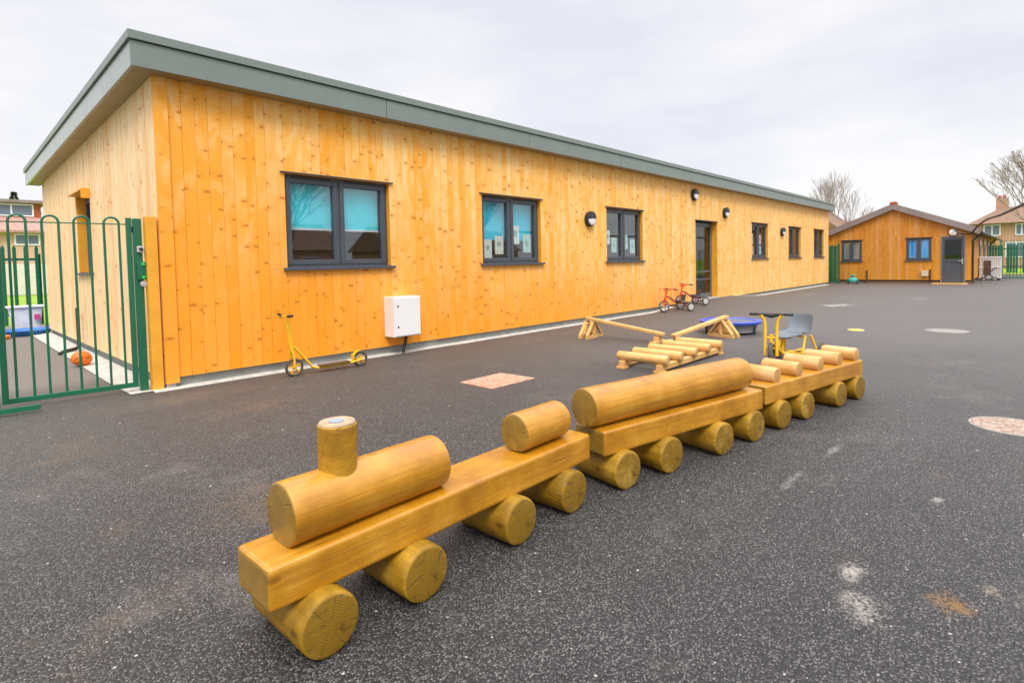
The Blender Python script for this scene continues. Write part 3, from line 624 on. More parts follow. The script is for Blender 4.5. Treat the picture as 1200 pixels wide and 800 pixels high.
# meter box with duct
mb_ = thing('meter_box', 'white metal meter cabinet on the orange boards under the nearest windows', 'meter box', (4.54, Y0-.004, .27))
MB((4.54, Y0-.004, .27)).box((4.54, 6.625, .27), (5.01, Y0-.004, .85)).build('cabinet', M['white'], mb_, bevel=.008)
MB((4.54, Y0-.004, .27)).box((4.555, 6.608, .285), (4.995, 6.623, .835)).build('cabinet_door', M['white'], mb_, bevel=.005)
for z in (.42, .72): MB((4.54, Y0-.004, .27)).lathe([(0, .013), (.008, .013), (.009, 0)], (4.60, 6.608, z), (0, -1, 0), 12).build('lock', M['blackp'], mb_)
MB((4.54, Y0-.004, .27)).tube([(4.86, 6.79, .268), (4.84, 6.78, .18), (4.79, 6.76, .08), (4.78, 6.76, .02)], .024, 10).build('duct', M['brownp'], mb_)

# ------------------------------------------------------------------ gate area
tag(MB((1.66, 6.95, 0)).box((1.608, 6.875, .01), (1.712, 6.985, 1.885)).build('timber_post', M['trim'], None, loc=(1.66, 6.95, 0), bevel=.004), 'short orange timber post fixed against the building corner beside the gate', 'post')
gp_ = thing('gate_post', 'green steel post with keypad and latch box against the orange timber post', 'post', (1.555, 7.0, 0))
O = (1.555, 7.0, 0)
MB(O).box((1.517, 6.965, 0), (1.59, 7.04, 1.865)).build('post_tube', M['green'], gp_, bevel=.004)
lk = MB(O).box((1.525, 6.925, 1.21), (1.615, 6.964, 1.40)).build('latch_box', M['green'], gp_, bevel=.006)
for z in (1.235, 1.375):
    MB(O).box((1.565, 6.915, z-.014), (1.595, 6.926, z+.014)).build('green_button', M['green2'], lk, bevel=.003)
kp = MB(O).box((1.535, 6.935, 1.50), (1.605, 6.964, 1.57)).build('keypad', M['steel'], gp_, bevel=.008)
MB(O).lathe([(0, .018), (.006, .018), (.007, 0)], (1.57, 6.934, 1.535), (0, -1, 0), 16).build('keypad_button', M['blackp'], kp)
MB(O).lathe([(0, .03), (.014, .036), (.03, .03), (.034, 0)], (1.585, 6.964, 1.165), (0, -1, 0), 18).build('latch_knob', M['steel'], gp_)
MB(O).lathe([(-.03, .012), (.03, .012)], (1.503, 6.99, 1.745), (0, 0, 1), 10).build('hinge', M['blackp'], gp_)
def bow_gate(name, label, p, q, n, cat='gate', mat=None, top=1.87, stiles=True, rw=.05):
    """gate leaf from p (hung end) to q, n hoops, each hoop bending two bars together"""
    p, q = Vector(p), Vector(q); d = (q-p); L = d.length; d.normalize(); mat = mat or M['green']
    r_ = thing(name, label, cat, p); at = lambda t, z: Vector((p.x+d.x*t, p.y+d.y*t, z))
    fr = MB(p); fr.beam(at(rw, .085), at(L-rw, .085), .04, .05)
    if stiles: fr.beam(at(rw/2, .06), at(rw/2, top), .04, rw, (d.x, d.y, 0)); fr.beam(at(L-rw/2, .06), at(L-rw/2, top), .04, rw, (d.x, d.y, 0))
    fr.build('frame', mat, r_, bevel=.003)
    MB(p).beam(at(rw, top-.07), at(L-rw, top-.07), .006, .012).build('top_rail', mat, r_)
    pitch = (L-2*rw)/n; bw = pitch*.52
    for i in range(n):
        c = rw+pitch*(i+.5); a_, b_ = c-bw/2, c+bw/2; pts_ = [at(a_, .11), at(a_, top-bw/2)]
        for k in range(1, 12):
            an = math.pi-math.pi*k/12; pts_.append(at(c+math.cos(an)*bw/2, top-bw/2+math.sin(an)*bw/2))
        pts_ += [at(b_, top-bw/2), at(b_, .11)]
        MB(p).tube(pts_, .0115, 8).build('hoop_bar', mat, r_)
    return r_
bow_gate('bow_top_gate', 'green bow top metal gate closed against the keypad post', (1.505, 7.0, 0), (.425, 7.10, 0), 4)
lf = bow_gate('bow_top_gate', 'green gate leaf cut off by the left edge, with a low stop bar', (-.75, 6.98, 0), (.40, 6.90, 0), 4)
MB((-.75, 6.98, 0)).beam((.25, 6.80, .05), (.67, 6.77, .05), .03, .045).build('stop_bar', M['green'], lf)
# drain pipe, ball, tub, tray behind the gate
tag(MB((1.64, 11.4, 0)).tube([(1.65, 11.42, .72), (1.65, 11.42, .12), (1.64, 11.40, .08), (1.60, 11.36, .06), (1.42, 11.2, .05), (1.36, 11.15, .02)], .028, 10).build('drain_pipe', M['brownp'], None, loc=(1.64, 11.4, 0)), 'dark brown waste pipe bent out at the foot of the pale end wall', 'pipe')
bl = MB((1.40, 9.55, .125)); bl.lathe([(-.105*math.cos(t), .122*math.sin(t)) for t in np.linspace(0.02, 3.12, 18)], (1.40, 9.55, .112), (.3, .2, 1), 28)
am = Mat('orange_ball_dirty', .45, .5); oo = am.obj(); f_ = am.ramp(am.noise(oo, 9, 4, .6, 1.), (.5, 0.), (.58, 1.)); zz = am.ramp(am.sep(oo)[2], (.0, 1.), (.03, .25))
am.col(am.mix(am.math('MULTIPLY', f_, zz), (.85, .17, .008), (.06, .035, .01)))
tag(bl.build('play_ball', am.m, None, loc=(1.40, 9.55, .125)), 'orange and brown ball on the path behind the gate', 'ball')
tb = thing('storage_tub', 'cloudy plastic tub standing by the rear corner of the pale end wall', 'tub', (1.45, 16.3, 0))
t1 = MB((1.45, 16.3, 0)); t1.prism([(1.22, .02), (1.66, .02), (1.72, .55), (1.16, .55)], 'y', 16.1, 16.5); t1.build('tub_body', M['clearp'], tb, bevel=.02)
MB((1.45, 16.3, 0)).box((1.12, 16.06, .552), (1.76, 16.54, .59)).build('tub_lid', M['upvcw'], tb, bevel=.01)
MB((1.45, 16.3, 0)).box((1.56, 16.02, .28), (1.66, 16.06, .40)).build('tub_sticker', M['pink'], tb)
ty = thing('sand_tray', 'low round blue plastic tray on the path behind the gate', 'tray', (1.36, 15.5, 0))
MB((1.36, 15.5, 0)).lathe([(0, .36), (.02, .38), (.10, .44), (.115, .46), (.115, .42), (.04, .34), (.035, 0)], (1.36, 15.5, .006), (0, 0, 1), 32).build('tray_shell', M['bluep'], ty)
tg = MB((.95, 14.9, 0)); tg.lathe([(0, .12), (.06, .15), (.07, .13), (.03, .1), (.03, 0)], (.93, 14.9, .006), (0, 0, 1), 24)
tag(tg.build('play_dish', M['orange'], None, loc=(.95, 14.9, 0)), 'small orange dish on the path left of the blue tray', 'dish')
# palisade fence behind
pf = thing('palisade_fence', 'green steel palisade fence at the end of the path beside the pale end wall', 'fence', (0, 18.4, 0))
O = (0, 18.4, 0)
rl = MB(O)
for z in (.28, 1.66): MB(O).box((-6, 18.40, z-.03), (1.95, 18.44, z+.03)).build('rail', M['green'], pf)
x = 1.86
while x > -5.5:
    MB(O).prism([(x, .02), (x+.07, .02), (x+.07, 1.94), (x+.035, 2.02), (x, 1.94)], 'y', 18.36, 18.385).build('pale', M['green'], pf)
    x -= .21
pp = MB(O)
for x in (1.9, -1.0, -4.): MB(O).box((x, 18.445, 0), (x+.08, 18.52, 1.8)).build('fence_post', M['green'], pf)

# ------------------------------------------------------------------ loose toys: scooter
def wheel(parent, c, r, wd, axis, hub='rim', tyre='tyre', name='wheel', o=(0, 0, 0), spokes=5, disc=False):
    c = Vector(c); ax = Vector(axis).normalized(); a_ = ax.orthogonal().normalized(); b_ = ax.cross(a_); th = r*.2
    t = MB(o); t.tube([c+(a_*math.cos(k*2*math.pi/28)+b_*math.sin(k*2*math.pi/28))*(r-th*.55) for k in range(28)], th*.55 if wd is None else wd/2, 8, closed=True)
    w_ = t.build(name, M[tyre], parent)
    h = MB(o)
    if disc: h.lathe([(-.012, .0), (-.012, r*.78), (.012, r*.78), (.012, 0)], c, ax, 24)
    else:
        h.tube([c+(a_*math.cos(k*2*math.pi/24)+b_*math.sin(k*2*math.pi/24))*(r*.78) for k in range(24)], r*.07, 6, closed=True)
        for k in range(spokes):
            an = k*2*math.pi/spokes+.3; h.beam(c, c+(a_*math.cos(an)+b_*math.sin(an))*r*.76, .012, r*.26, ax)
    h.lathe([(-.022, .0), (-.022, r*.2), (.022, r*.2), (.022, 0)], c, ax, 14)
    h.build('wheel_rim', M[hub], w_); return w_
sc_o = Vector((2.96, 6.42, 0)); scd = Vector((3.83, 6.36, 0))-sc_o; scd.normalize(); scn = Vector((-scd.y, scd.x, 0))
sco = thing('kick_scooter', 'yellow metal kick scooter with yellow spoked wheels parked at the foot of the boards', 'scooter', sc_o)
P_ = lambda t, n, z: sc_o+scd*t+scn*n+Vector((0, 0, z+.004))
wheel(sco, P_(0, 0, .105), .105, .035, scn, 'yellow_w', 'tyre', 'front_wheel', sc_o); wheel(sco, P_(.86, 0, .095), .095, .035, scn, 'yellow_w', 'tyre', 'rear_wheel', sc_o)
fk = MB(sc_o); fk.tube([P_(0, -.035, .105), P_(-.015, -.035, .26), P_(-.045, 0, .40), P_(-.085, 0, .72)], .013, 10); fk.tube([P_(0, .035, .105), P_(-.015, .035, .26), P_(-.045, 0, .40)], .013, 10)
fk.tube([P_(-.02, 0, .30), P_(-.055, 0, .60), P_(-.075, 0, .70)], .024, 12); fk.build('steering_column', M['yellow'], sco)
hb = MB(sc_o).tube([P_(-.09, -.2, .735), P_(-.085, -.05, .725), P_(-.085, .05, .725), P_(-.09, .2, .735)], .011, 10).build('handlebar', M['yellow'], sco)
for s_ in (-1, 1): MB(sc_o).tube([P_(-.09, s_*.10, .732), P_(-.085, s_*.215, .742)], .017, 10).build('grip', M['grip'], hb)
fr = MB(sc_o); fr.tube([P_(.0, 0, .36), P_(.05, 0, .30), P_(.22, 0, .085), P_(.27, 0, .06), P_(.33, 0, .058), P_(.70, 0, .062), P_(.86, .045, .095)], .016, 10); fr.tube([P_(.66, 0, .062), P_(.74, -.045, .075), P_(.86, -.045, .095)], .012, 10); fr.build('frame', M['yellow'], sco)
MB(sc_o).box((0, 0, 0), (0.0001, .0001, .0001)) if False else None
dk = MB(sc_o); dk.beam(P_(.30, 0, .085), P_(.70, 0, .088), .12, .016); dk.build('footboard', M['dbrown'], sco, bevel=.004)
fd = MB(sc_o)
for k in range(5):
    a1, a2 = R(100+k*14), R(114+k*14); fd.beam(P_(.86+math.cos(a1)*.115, 0, .095+math.sin(a1)*.115), P_(.86+math.cos(a2)*.115, 0, .095+math.sin(a2)*.115), .06, .006)
fd.beam(P_(.755, 0, .07), P_(.755, 0, .17), .05, .02, scd); fd.build('mudguard', M['yellow'], sco)

# red tricycles
def red_trike(loc, hd, label, backrest=True):
    r_ = thing('tricycle', label, 'tricycle', loc, hd, 'red tricycles parked by the door')
    # local: +x forward
    wheel(r_, (0, 0, .145), .145, .035, (0, 1, 0), 'rim', 'tyre', 'front_wheel')
    for s_ in (-1, 1): wheel(r_, (-.60, s_*.235, .10), .10, .042, (0, 1, 0), 'rim', 'tyre', 'rear_wheel', disc=True)
    f = MB(); f.tube([(0, -.035, .145), (-.03, -.035, .30), (-.05, 0, .38), (-.075, 0, .50)], .016); f.tube([(0, .035, .145), (-.03, .035, .30), (-.05, 0, .38)], .016); f.build('fork', M['red'], r_)
    f = MB(); f.tube([(-.05, 0, .38), (-.14, 0, .37), (-.26, 0, .28), (-.38, 0, .20), (-.60, 0, .17), (-.66, 0, .17)], .021); f.tube([(-.60, -.21, .10), (-.60, .21, .10)], .012); f.tube([(-.60, 0, .18), (-.60, 0, .10)], .012); f.build('frame', M['dred'], r_)
    h = MB().tube([(-.24, -.20, .545), (-.14, -.19, .57), (-.075, -.10, .56), (-.07, 0, .50), (-.075, .10, .56), (-.14, .19, .57), (-.24, .20, .545)], .015).build('handlebar', M['red'], r_)
    for s_ in (-1, 1): MB().tube([(-.16, s_*.192, .568), (-.26, s_*.202, .542)], .016).build('grip', M['grip'], h)
    s = MB(); s.lathe([(0, .05), (.01, .105), (.03, .11), (.045, .09), (.05, 0)], (-.42, 0, .23), (0, 0, 1), 20); s.build('saddle', M['seatb'], r_)
    s = MB(); s.box((-.72, -.12, .185), (-.52, .12, .2)); s.build('rear_step', M['seatb'], r_, bevel=.006)
    if backrest: MB().beam((-.52, 0, .24), (-.58, 0, .40), .18, .02, (1, 0, 0)).build('backrest', M['seatb'], r_, bevel=.008)
    pd = MB(); pd.tube([(.0, -.09, .10), (0, -.035, .10), (0, -.035, .145), (0, .035, .145), (0, .035, .19), (0, .09, .19)], .007, 8); pd.box((-.03, -.13, .09), (.03, -.08, .11)); pd.box((-.03, .08, .18), (.03, .13, .2)); pd.build('pedal', M['grip'], r_)
    return r_
def tz(x, y): return gz(x, y)
hd_ = R(149)
for (x, y, lb) in ((12.47, 6.60, 'red tricycle with silver wheels, the one nearer the camera beside the wall'), (13.45, 6.66, 'red tricycle with raised handlebar, the one nearer the grey door')):
    rc = (x-.6*math.cos(hd_), y-.6*math.sin(hd_)); zf, zr = gz(x, y), gz(*rc)
    t_ = red_trike((x, y, zf), hd_, lb); t_.rotation_euler = (0, math.atan2(zr-zf, .6), hd_)

# ------------------------------------------------------------------ timber train
TD = .205                                   # underside of the beams
def log_prof(L, r, bev=.015): return [(0, 0), (0, r-bev), (bev*.12, r-bev*.55), (bev*.45, r-bev*.15), (bev, r), (L-bev, r), (L-bev*.45, r-bev*.15), (L-bev*.12, r-bev*.55), (L, r-bev), (L, 0)]
def ylog(parent, name, mat, x, y0, L, r, z, flat=0, M4=None):
    n = 40; mb = MB((x, y0+L/2, z)); rr = random.Random(int(x*1000))
    ph = rr.random()*6
    vs = []; prof = log_prof(L, r)
    for (t, q) in prof:
        for j in range(n):
            an = 2*math.pi*j/n; k = 1+.012*math.sin(2*an+ph)+.006*math.sin(5*an+ph*2)
            px_, pz_ = math.cos(an)*q*k, math.sin(an)*q*k
            if flat: pz_ = max(-r+flat, pz_)
            vs.append((x+px_, y0+t, z+pz_))
    fs = [(i*n+j, i*n+(j+1) % n, (i+1)*n+(j+1) % n, (i+1)*n+j) for i in range(len(prof)-1) for j in range(n)]
    mb.add(vs, fs, True); o_ = mb.build(name, mat, parent, loc=None, sharp=35); o_.location = (x, y0+L/2, z); return o_
def xlog(parent, name, mat, x0, x1, y, r, z, flat=.012):
    n = 44; L = x1-x0; mb = MB((x0+L/2, y, z)); vs = []; prof = log_prof(L, r, .01)
    mid_ = [(.01+(L-.02)*k/16, r*(1+.006*math.sin(k*1.7+x0*9)+.004*math.sin(k*.6))) for k in range(1, 16)]; prof = prof[:5]+mid_+prof[5:]; ph = x0*7+L*3
    for (t, q) in prof:
        for j in range(n):
            an = 2*math.pi*j/n; k_ = 1+.010*math.sin(2*an+ph)+.006*math.sin(3*an+t*5+ph); pz_ = max(-r+flat, math.sin(an)*q*k_); vs.append((x0+t, y+math.cos(an)*q*k_, z+pz_))
    fs = [(i*n+j, i*n+(j+1) % n, (i+1)*n+(j+1) % n, (i+1)*n+j) for i in range(len(prof)-1) for j in range(n)]
    mb.add(vs, fs, True); o_ = mb.build(name, mat, parent, sharp=35); o_.location = (x0+L/2, y, z); return o_
GT = 'wagons of the wooden play train'
# locomotive; local origin = front lower corner of its beam, local x along the train
def wagon(name, label, cat, loc, ang, L, wheels, beam_mat='trainB', bev=.016):
    r_ = thing(name, label, cat, loc, ang, GT)
    bm_ = MB((L/2, .125, TD+.07)).box((0, 0, TD), (L, .25, TD+.145)).build('beam', M[beam_mat], r_, bevel=bev, seg=3); bm_.location = (L/2, .125, TD+.07)
    for (wx, dy) in wheels: ylog(r_, 'log_wheel', M['trainY'], wx, -.062+dy, .38, .108, .112)
    return r_
ZT = TD+.145
loco = wagon('toy_locomotive', 'ochre log locomotive with boiler and round chimney, front wagon of the wooden train', 'play train', (.690, 1.735, 0), R(.9), 1.785, [(.175, 0), (.575, -.004), (1.135, .0), (1.555, .004)])
xlog(loco, 'boiler', M['train'], .105, .79, .135, .113, ZT+.113-.013)
xlog(loco, 'cab_log', M['train'], 1.30, 1.655, .13, .098, ZT+.098-.004)
sk = MB((.33, .135, ZT+.3)); n = 36; hgt = .20
sk.lathe([(-.16, .070), (.066, .072), (.072, .066), (.072, 0)], (.33, .135, ZT+.3), (.02, 0, 1), n); st_ = sk.build('chimney', M['trainD'], loco, sharp=35); st_.location = (.33, .135, ZT+.3)
MB().lathe([(0, .068), (.006, .064), (.007, 0)], (.3315, .135, ZT+.3725), (0, 0, 1), 26).build('chimney_top', M['worn'], loco)
MB().lathe([(0, .027), (.004, .026), (.0045, 0)], (.325, .13, ZT+.380), (0, 0, 1), 20).build('chimney_disc', M['disc'], loco)
cg = wagon('toy_wagon', 'ochre train wagon carrying one long thick log, behind the locomotive', 'play train', (2.545, 1.719, 0), R(-11.5), 1.60, [(.145, .02), (.53, .02), (1.05, .01), (1.46, .03)])
xlog(cg, 'long_log', M['train'], -.03, 1.515, .135, .113, ZT+.113-.002)
tr = wagon('toy_wagon', 'last train wagon with five short pale logs lying across its top', 'play train', (4.215, 1.417, 0), R(-10.6), 1.66, [(.19, .02), (.58, .03), (1.16, .03), (1.56, .04)])
for lx in (.20, .54, .90, 1.25, 1.585): ylog(tr, 'cross_log', M['ledge'], lx, .02, .30, .061, ZT+.050)

# ------------------------------------------------------------------ roller bridge, balance beams
rb = thing('log_roller_bridge', 'low pale timber frame with five round logs laid across two rails', 'play bridge', (5.75, 3.1, 0))
O = (5.75, 3.1, 0)
for (y) in (3.10, 3.60): MB(O).box((5.70, y-.035, .03), (7.42, y+.035, .095)).build('side_rail', M['palex'], rb, bevel=.006)
for (xx, yy) in ((5.70, 3.10), (5.70, 3.60), (7.32, 3.10), (7.32, 3.60)): MB(O).box((xx-.02, yy-.055, 0), (xx+.09, yy+.055, .029)).build('foot', M['palex'], rb, bevel=.004)
for lx in (5.78, 6.14, 6.53, 6.92, 7.30):
    l_ = ylog(rb, 'cross_log', M['pale'], lx-5.75, 3.02-3.1, .66, .056, .146)
def trestle(root, O, c, ang, h, mat):
    ca, sa = math.cos(ang), math.sin(ang); P2 = lambda u, v, z: (c[0]+ca*u-sa*v, c[1]+sa*u+ca*v, z)
    t = MB(O)
    for u in (-.07, .07):
        t.beam(P2(u, -.25, .03), P2(u, .25, .03), .04, .055)
        t.beam(P2(u, -.22, .055), P2(u, -.03, h-.03), .03, .05, (ca, sa, 0)); t.beam(P2(u, .22, .055), P2(u, .03, h-.03), .03, .05, (ca, sa, 0)); t.beam(P2(u, 0, .055), P2(u, 0, h-.02), .03, .06, (ca, sa, 0))
    t.beam(P2(-.1, 0, h-.06), P2(.1, 0, h-.06), .09, .03)
    t.add([P2(-.05, -.17, .06), P2(-.05, .17, .06), P2(-.05, .05, h-.05), P2(-.05, -.05, h-.05), P2(-.03, -.17, .06), P2(-.03, .17, .06), P2(-.03, .05, h-.05), P2(-.03, -.05, h-.05)], [(0, 1, 2, 3), (4, 7, 6, 5), (0, 4, 5, 1), (1, 5, 6, 2), (2, 6, 7, 3), (3, 7, 4, 0)])
    return t.build('trestle', mat, root, bevel=.003)
def balance(label, hi, lo, zl):
    r_ = thing('balance_beam', label, 'balance beam', (hi[0], hi[1], 0), 0, 'sloping balance beams'); O = (hi[0], hi[1], 0)
    d = Vector((lo[0]-hi[0], lo[1]-hi[1], 0)).normalized(); an = math.atan2(d.y, d.x)
    MB(O).beam((hi[0]-d.x*.08, hi[1]-d.y*.08, .335), (lo[0]+d.x*.06, lo[1]+d.y*.06, zl), .10, .045).build('walking_plank', M['palex'], r_, bevel=.006)
    trestle(r_, O, hi, an, .31, M['palex'])
    b_ = MB(O); q = (lo[0]-d.x*.05, lo[1]-d.y*.05); P2 = lambda u, v, z: (q[0]+d.x*u-d.y*v, q[1]+d.y*u+d.x*v, z)
    b_.beam(P2(0, -.2, .02), P2(0, .2, .02), .1, .035); b_.beam(P2(0, -.05, zl/2), P2(0, .05, zl/2), .09, zl-.06); b_.build('low_block', M['palex'], r_, bevel=.004)
balance('sloping pale balance beam with its high trestle on the building side', (7.74, 5.48), (7.80, 4.20), .145)
balance('sloping pale balance beam with its high trestle in front of the trampoline', (9.05, 3.72), (7.95, 4.02), .12)

# trampoline
tm = thing('mini_trampoline', 'small round trampoline with shiny blue padded rim on short legs', 'trampoline', (9.64, 3.84, 0)); O = (9.64, 3.84, 0)
MB(O).lathe([(-.02, .50), (.02, .515), (.03, .49), (.026, .40), (.012, .39), (.0, .44), (-.02, .44)], (9.64, 3.84, .20), (0, 0, 1), 48).build('padded_rim', M['tramp'], tm)
MB(O).lathe([(0, .395), (.004, .395)], (9.64, 3.84, .21), (0, 0, 1), 40).build('jump_mat', M['trampmat'], tm)
MB(O).lathe([(0, .42), (.13, .445), (.13, .435), (0, .41)], (9.64, 3.84, .04), (0, 0, 1), 40).build('skirt', M['skirt'], tm)
for k in range(6):
    an = k*math.pi/3+.35; MB(O).tube([(9.64+.44*math.cos(an), 3.84+.44*math.sin(an), .19), (9.64+.45*math.cos(an), 3.84+.45*math.sin(an), .005)], .014).build('leg', M['blackp'], tm)

# yellow taxi tricycle behind the train
ya, yb = Vector((6.74, 2.21, 0)), Vector((7.50, 2.12, 0)); yaw_ = math.atan2(ya.y-yb.y, ya.x-yb.x)
yt = thing('taxi_tricycle', 'yellow taxi tricycle with black handlebar and grey shell seat behind the last wagon', 'tricycle', ya, yaw_)
hd2 = R(22)   # handlebar turned
ch, sh = math.cos(hd2), math.sin(hd2)
def F_(x, y, z): return (x*ch-y*sh, x*sh+y*ch, z)
wheel(yt, (0, 0, .15), .15, .056, (-sh, ch, 0), 'yellow_w', 'tyre', 'front_wheel')
f = MB()
for s_ in (-1, 1):
    f.tube([F_(0, s_*.062, .15), F_(-.03, s_*.062, .34), F_(-.055, s_*.064, .50), F_(-.06, s_*.075, .575), F_(-.06, s_*.11, .625)], .0175)
for z in (.235, .36, ): f.tube([F_(-.02-z*.06, -.075, z), F_(-.02-z*.06, .075, z)], .011)
f.tube([F_(-.045, 0, .24), F_(-.05, 0, .40)], .022); f.build('fork', M['yellow'], yt)
h_ = MB().tube([F_(-.06, -.23, .635), F_(-.06, .23, .635)], .012).build('handlebar', M['grip'], yt)
MB().tube([F_(-.06, -.085, .634), F_(-.06, 0, .618), F_(-.06, .085, .634)], [.018, .028, .018], 12).build('handlebar_pad', M['grip'], h_)
for s_ in (-1, 1): MB().tube([F_(-.06, s_*.14, .635), F_(-.06, s_*.235, .635)], .0165).build('grip', M['grip'], h_)
f = MB(); f.tube([(-.04, 0, .30), (-.16, 0, .22), (-.30, 0, .14), (-.86, 0, .13)], .018); f.tube([(-.78, -.25, .11), (-.78, .25, .11)], .012)
f.tube([(-.30, 0, .15), (-.30, 0, .33)], .015); f.build('frame', M['yellow'], yt)
s = MB(); s.lathe([(0, .06), (.012, .105), (.03, .115), (.042, .1), (.04, 0)], (-.32, 0, .33), (.12, 0, 1), 24); s.build('saddle', M['seatg'], yt)
for s_ in (-1, 1): wheel(yt, (-.78, s_*.265, .12), .12, .04, (0, 1, 0), 'yellow_w', 'tyre', 'rear_wheel')
f = MB()
for s_ in (-1, 1):
    f.tube([(-.80, s_*.20, .13), (-.74, s_*.15, .335)], .0145); f.tube([(-.50, s_*.15, .13), (-.60, s_*.14, .335)], .0145)
f.tube([(-.60, -.15, .33), (-.60, .15, .33)], .012); f.tube([(-.80, -.2, .13), (-.50, -.15, .13), (-.50, .15, .13), (-.80, .2, .13)], .012); f.build('seat_frame', M['yellow'], yt)
# shell seat
vs = []; fs = []; nu, nw = 9, 11
prof = [(-.50, .335), (-.54, .355), (-.62, .345), (-.72, .345), (-.78, .36), (-.82, .40), (-.845, .45), (-.865, .50), (-.875, .55), (-.882, .58)]
for side in (0, 1):
    for i, (x_, z_) in enumerate(prof):
        k = i/(len(prof)-1); hw = .158-.02*k-.015*(1-k)
        for j in range(nw):
            v = -1+2*j/(nw-1); curl = .035*v*v*(1 if i < 5 else .3); fx = .04*v*v*(0 if i < 5 else 1)
            rnd_ = (1-.25*abs(v)**4) if i == len(prof)-1 else 1
            vs.append((x_+fx, v*hw, z_+curl-(.006 if side else 0)-(.02*abs(v)**4 if i == len(prof)-1 else 0)))
np_ = len(prof)
for side in (0, 1):
    b0 = side*np_*nw
    for i in range(np_-1):
        for j in range(nw-1):
            q = (b0+i*nw+j, b0+i*nw+j+1, b0+(i+1)*nw+j+1, b0+(i+1)*nw+j); fs.append(q if side else tuple(reversed(q)))
bN = np_*nw
for i in range(np_-1):
    fs.append((i*nw, (i+1)*nw, bN+(i+1)*nw, bN+i*nw)); fs.append((i*nw+nw-1, bN+i*nw+nw-1, bN+(i+1)*nw+nw-1, (i+1)*nw+nw-1))
for j in range(nw-1):
    fs.append((j, bN+j, bN+j+1, j+1)); k = (np_-1)*nw; fs.append((k+j, k+j+1, bN+k+j+1, bN+k+j))
MB().add(vs, fs, True).build('shell_seat', M['seatg'], yt, sharp=60)

# ------------------------------------------------------------------ things set in the asphalt
def flat(name, poly, mat, label, cat, z=.009, rim=None):
    c = Vector((sum(p[0] for p in poly)/len(poly), sum(p[1] for p in poly)/len(poly), 0))
    o_ = MB(c).prism(poly, 'z', -.01, z).build(name, mat, None, loc=c); return tag(o_, label, cat)
def disc_(cx, cy, r, n=48, ang=0): return [(cx+r*math.cos(2*math.pi*k/n), cy+r*math.sin(2*math.pi*k/n)) for k in range(n)]
flat('inspection_cover', [(3.95, 4.05), (4.63, 4.04), (4.60, 4.56), (3.95, 4.56)], M['patch'], 'square pink gravel filled cover in the asphalt below the second window', 'cover')
c_ = flat('inspection_cover', disc_(5.50, .085, .235), M['cover'], 'large round speckled cover in the asphalt at the right edge of the photo', 'cover')
MB(c_.location).tube([(5.50+.248*math.cos(k*math.pi/24), .085+.248*math.sin(k*math.pi/24), .001) for k in range(48)], .013, 6, closed=True).build('cover_ring', M['coverrim'], c_)
flat('inspection_cover', disc_(11.75, 1.02, .30), M['coverg'], 'small pale round cover far out on the right of the asphalt', 'cover')
flat('inspection_cover', [(15.9, 3.75), (16.6, 3.4), (17.0, 3.7), (16.3, 4.1)], M['coverg'], 'pale worn patch cover right of the handlebar towards the far windows', 'cover')
tag(MB((11.1, 2.22, 0)).lathe([(0, .13), (.012, .125), (.014, 0)], (11.1, 2.22, .002), (0, 0, 1), 32).build('spot_marker', M['ydisc'], None, loc=(11.1, 2.22, 0)), 'flat yellow round marker lying on the asphalt beyond the train', 'marker')
gr = MB(); rnd = random.Random(11)
for k in range(150):
    x = rnd.uniform(.2, 6.5); y = rnd.uniform(-.9, 6.4)
    if abs(y-1.6) < .35 and x < 6: continue
    r_ = rnd.choice([.003, .004, .004, .006, .009]); n = 6
    vs = [(x+r_*math.cos(a_)*rnd.uniform(.6, 1.3), y+r_*math.sin(a_)*rnd.uniform(.6, 1.3), .004) for a_ in np.linspace(0, 5.2, n)]+[(x, y, .004+r_*.8)]
    gr.add(vs, [(i, (i+1) % n, n) for i in range(n)])
tag(gr.build('loose_grit', M['coverrim']), 'scattered pale grit and tiny stones on the asphalt', 'grit', kind='stuff')

# ------------------------------------------------------------------ hut
HX, HY0, HY1, HYP, HPZ, HEZ = 30.5, 1.86, 7.42, 4.63, 3.42, 2.26
hut = thing('timber_hut', 'low gabled hut clad in reddish cedar boards with grey half glazed door', 'building', (HX, 4.63, 0)); O = (HX, 4.63, 0)
def hz(y): return HEZ+(HPZ-HEZ)*(1-abs(y-HYP)/(HYP-HY0 if y < HYP else HY1-HYP))
hops = [(5.87, 6.72, 1.05, 2.06), (3.22, 4.14, 1.05, 2.06), (2.09, 2.86, .04, 2.04)]
hw = MB(O)
for (ya_, yb_, za, zb, rr) in boards(HY0, HY1, .17, lambda y: hz(y)-.03, hops, .105, 23): hw.box((HX+.004*rr, ya_, za), (HX+.02, yb_, zb))
hw.build('front_cladding', M['clad_hut'], hut)
bk = MB(O)
brk = sorted([HY0+.02, HY1-.02, HYP]+[q for o in hops for q in o[:2]])
for p_, q_ in zip(brk, brk[1:]):
    for r_ in cut(p_, q_, .1, 99, hops):
        if r_[3] > 90: bk.prism([(r_[0], r_[2]), (r_[1], r_[2]), (r_[1], hz(r_[1])-.05), (r_[0], hz(r_[0])-.05)], 'x', HX+.022, HX+.12)
        else: bk.box((HX+.022, r_[0], r_[2]), (HX+.12, r_[1], r_[3]))
bk.build('wall_backing', M['shadow_gap'], hut)
HXE = 52.
MB(O).prism([(HY0+.05, -.05), (HY1-.05, -.05), (HY1-.05, .16), (HY0+.05, .16)], 'x', HX+.03, HXE).build('plinth', M['hut_trim'], hut)
sw = MB(O); rnd = random.Random(4); x = HX+.13
while x < HXE:
    sw.box((x, HY0, .17), (min(x+.11, HXE), HY0+.02, HEZ)); sw.box((x, HY1-.02, .17), (min(x+.11, HXE), HY1, HEZ)); x += .115
sw.build('side_cladding', M['clad_hut'], hut)
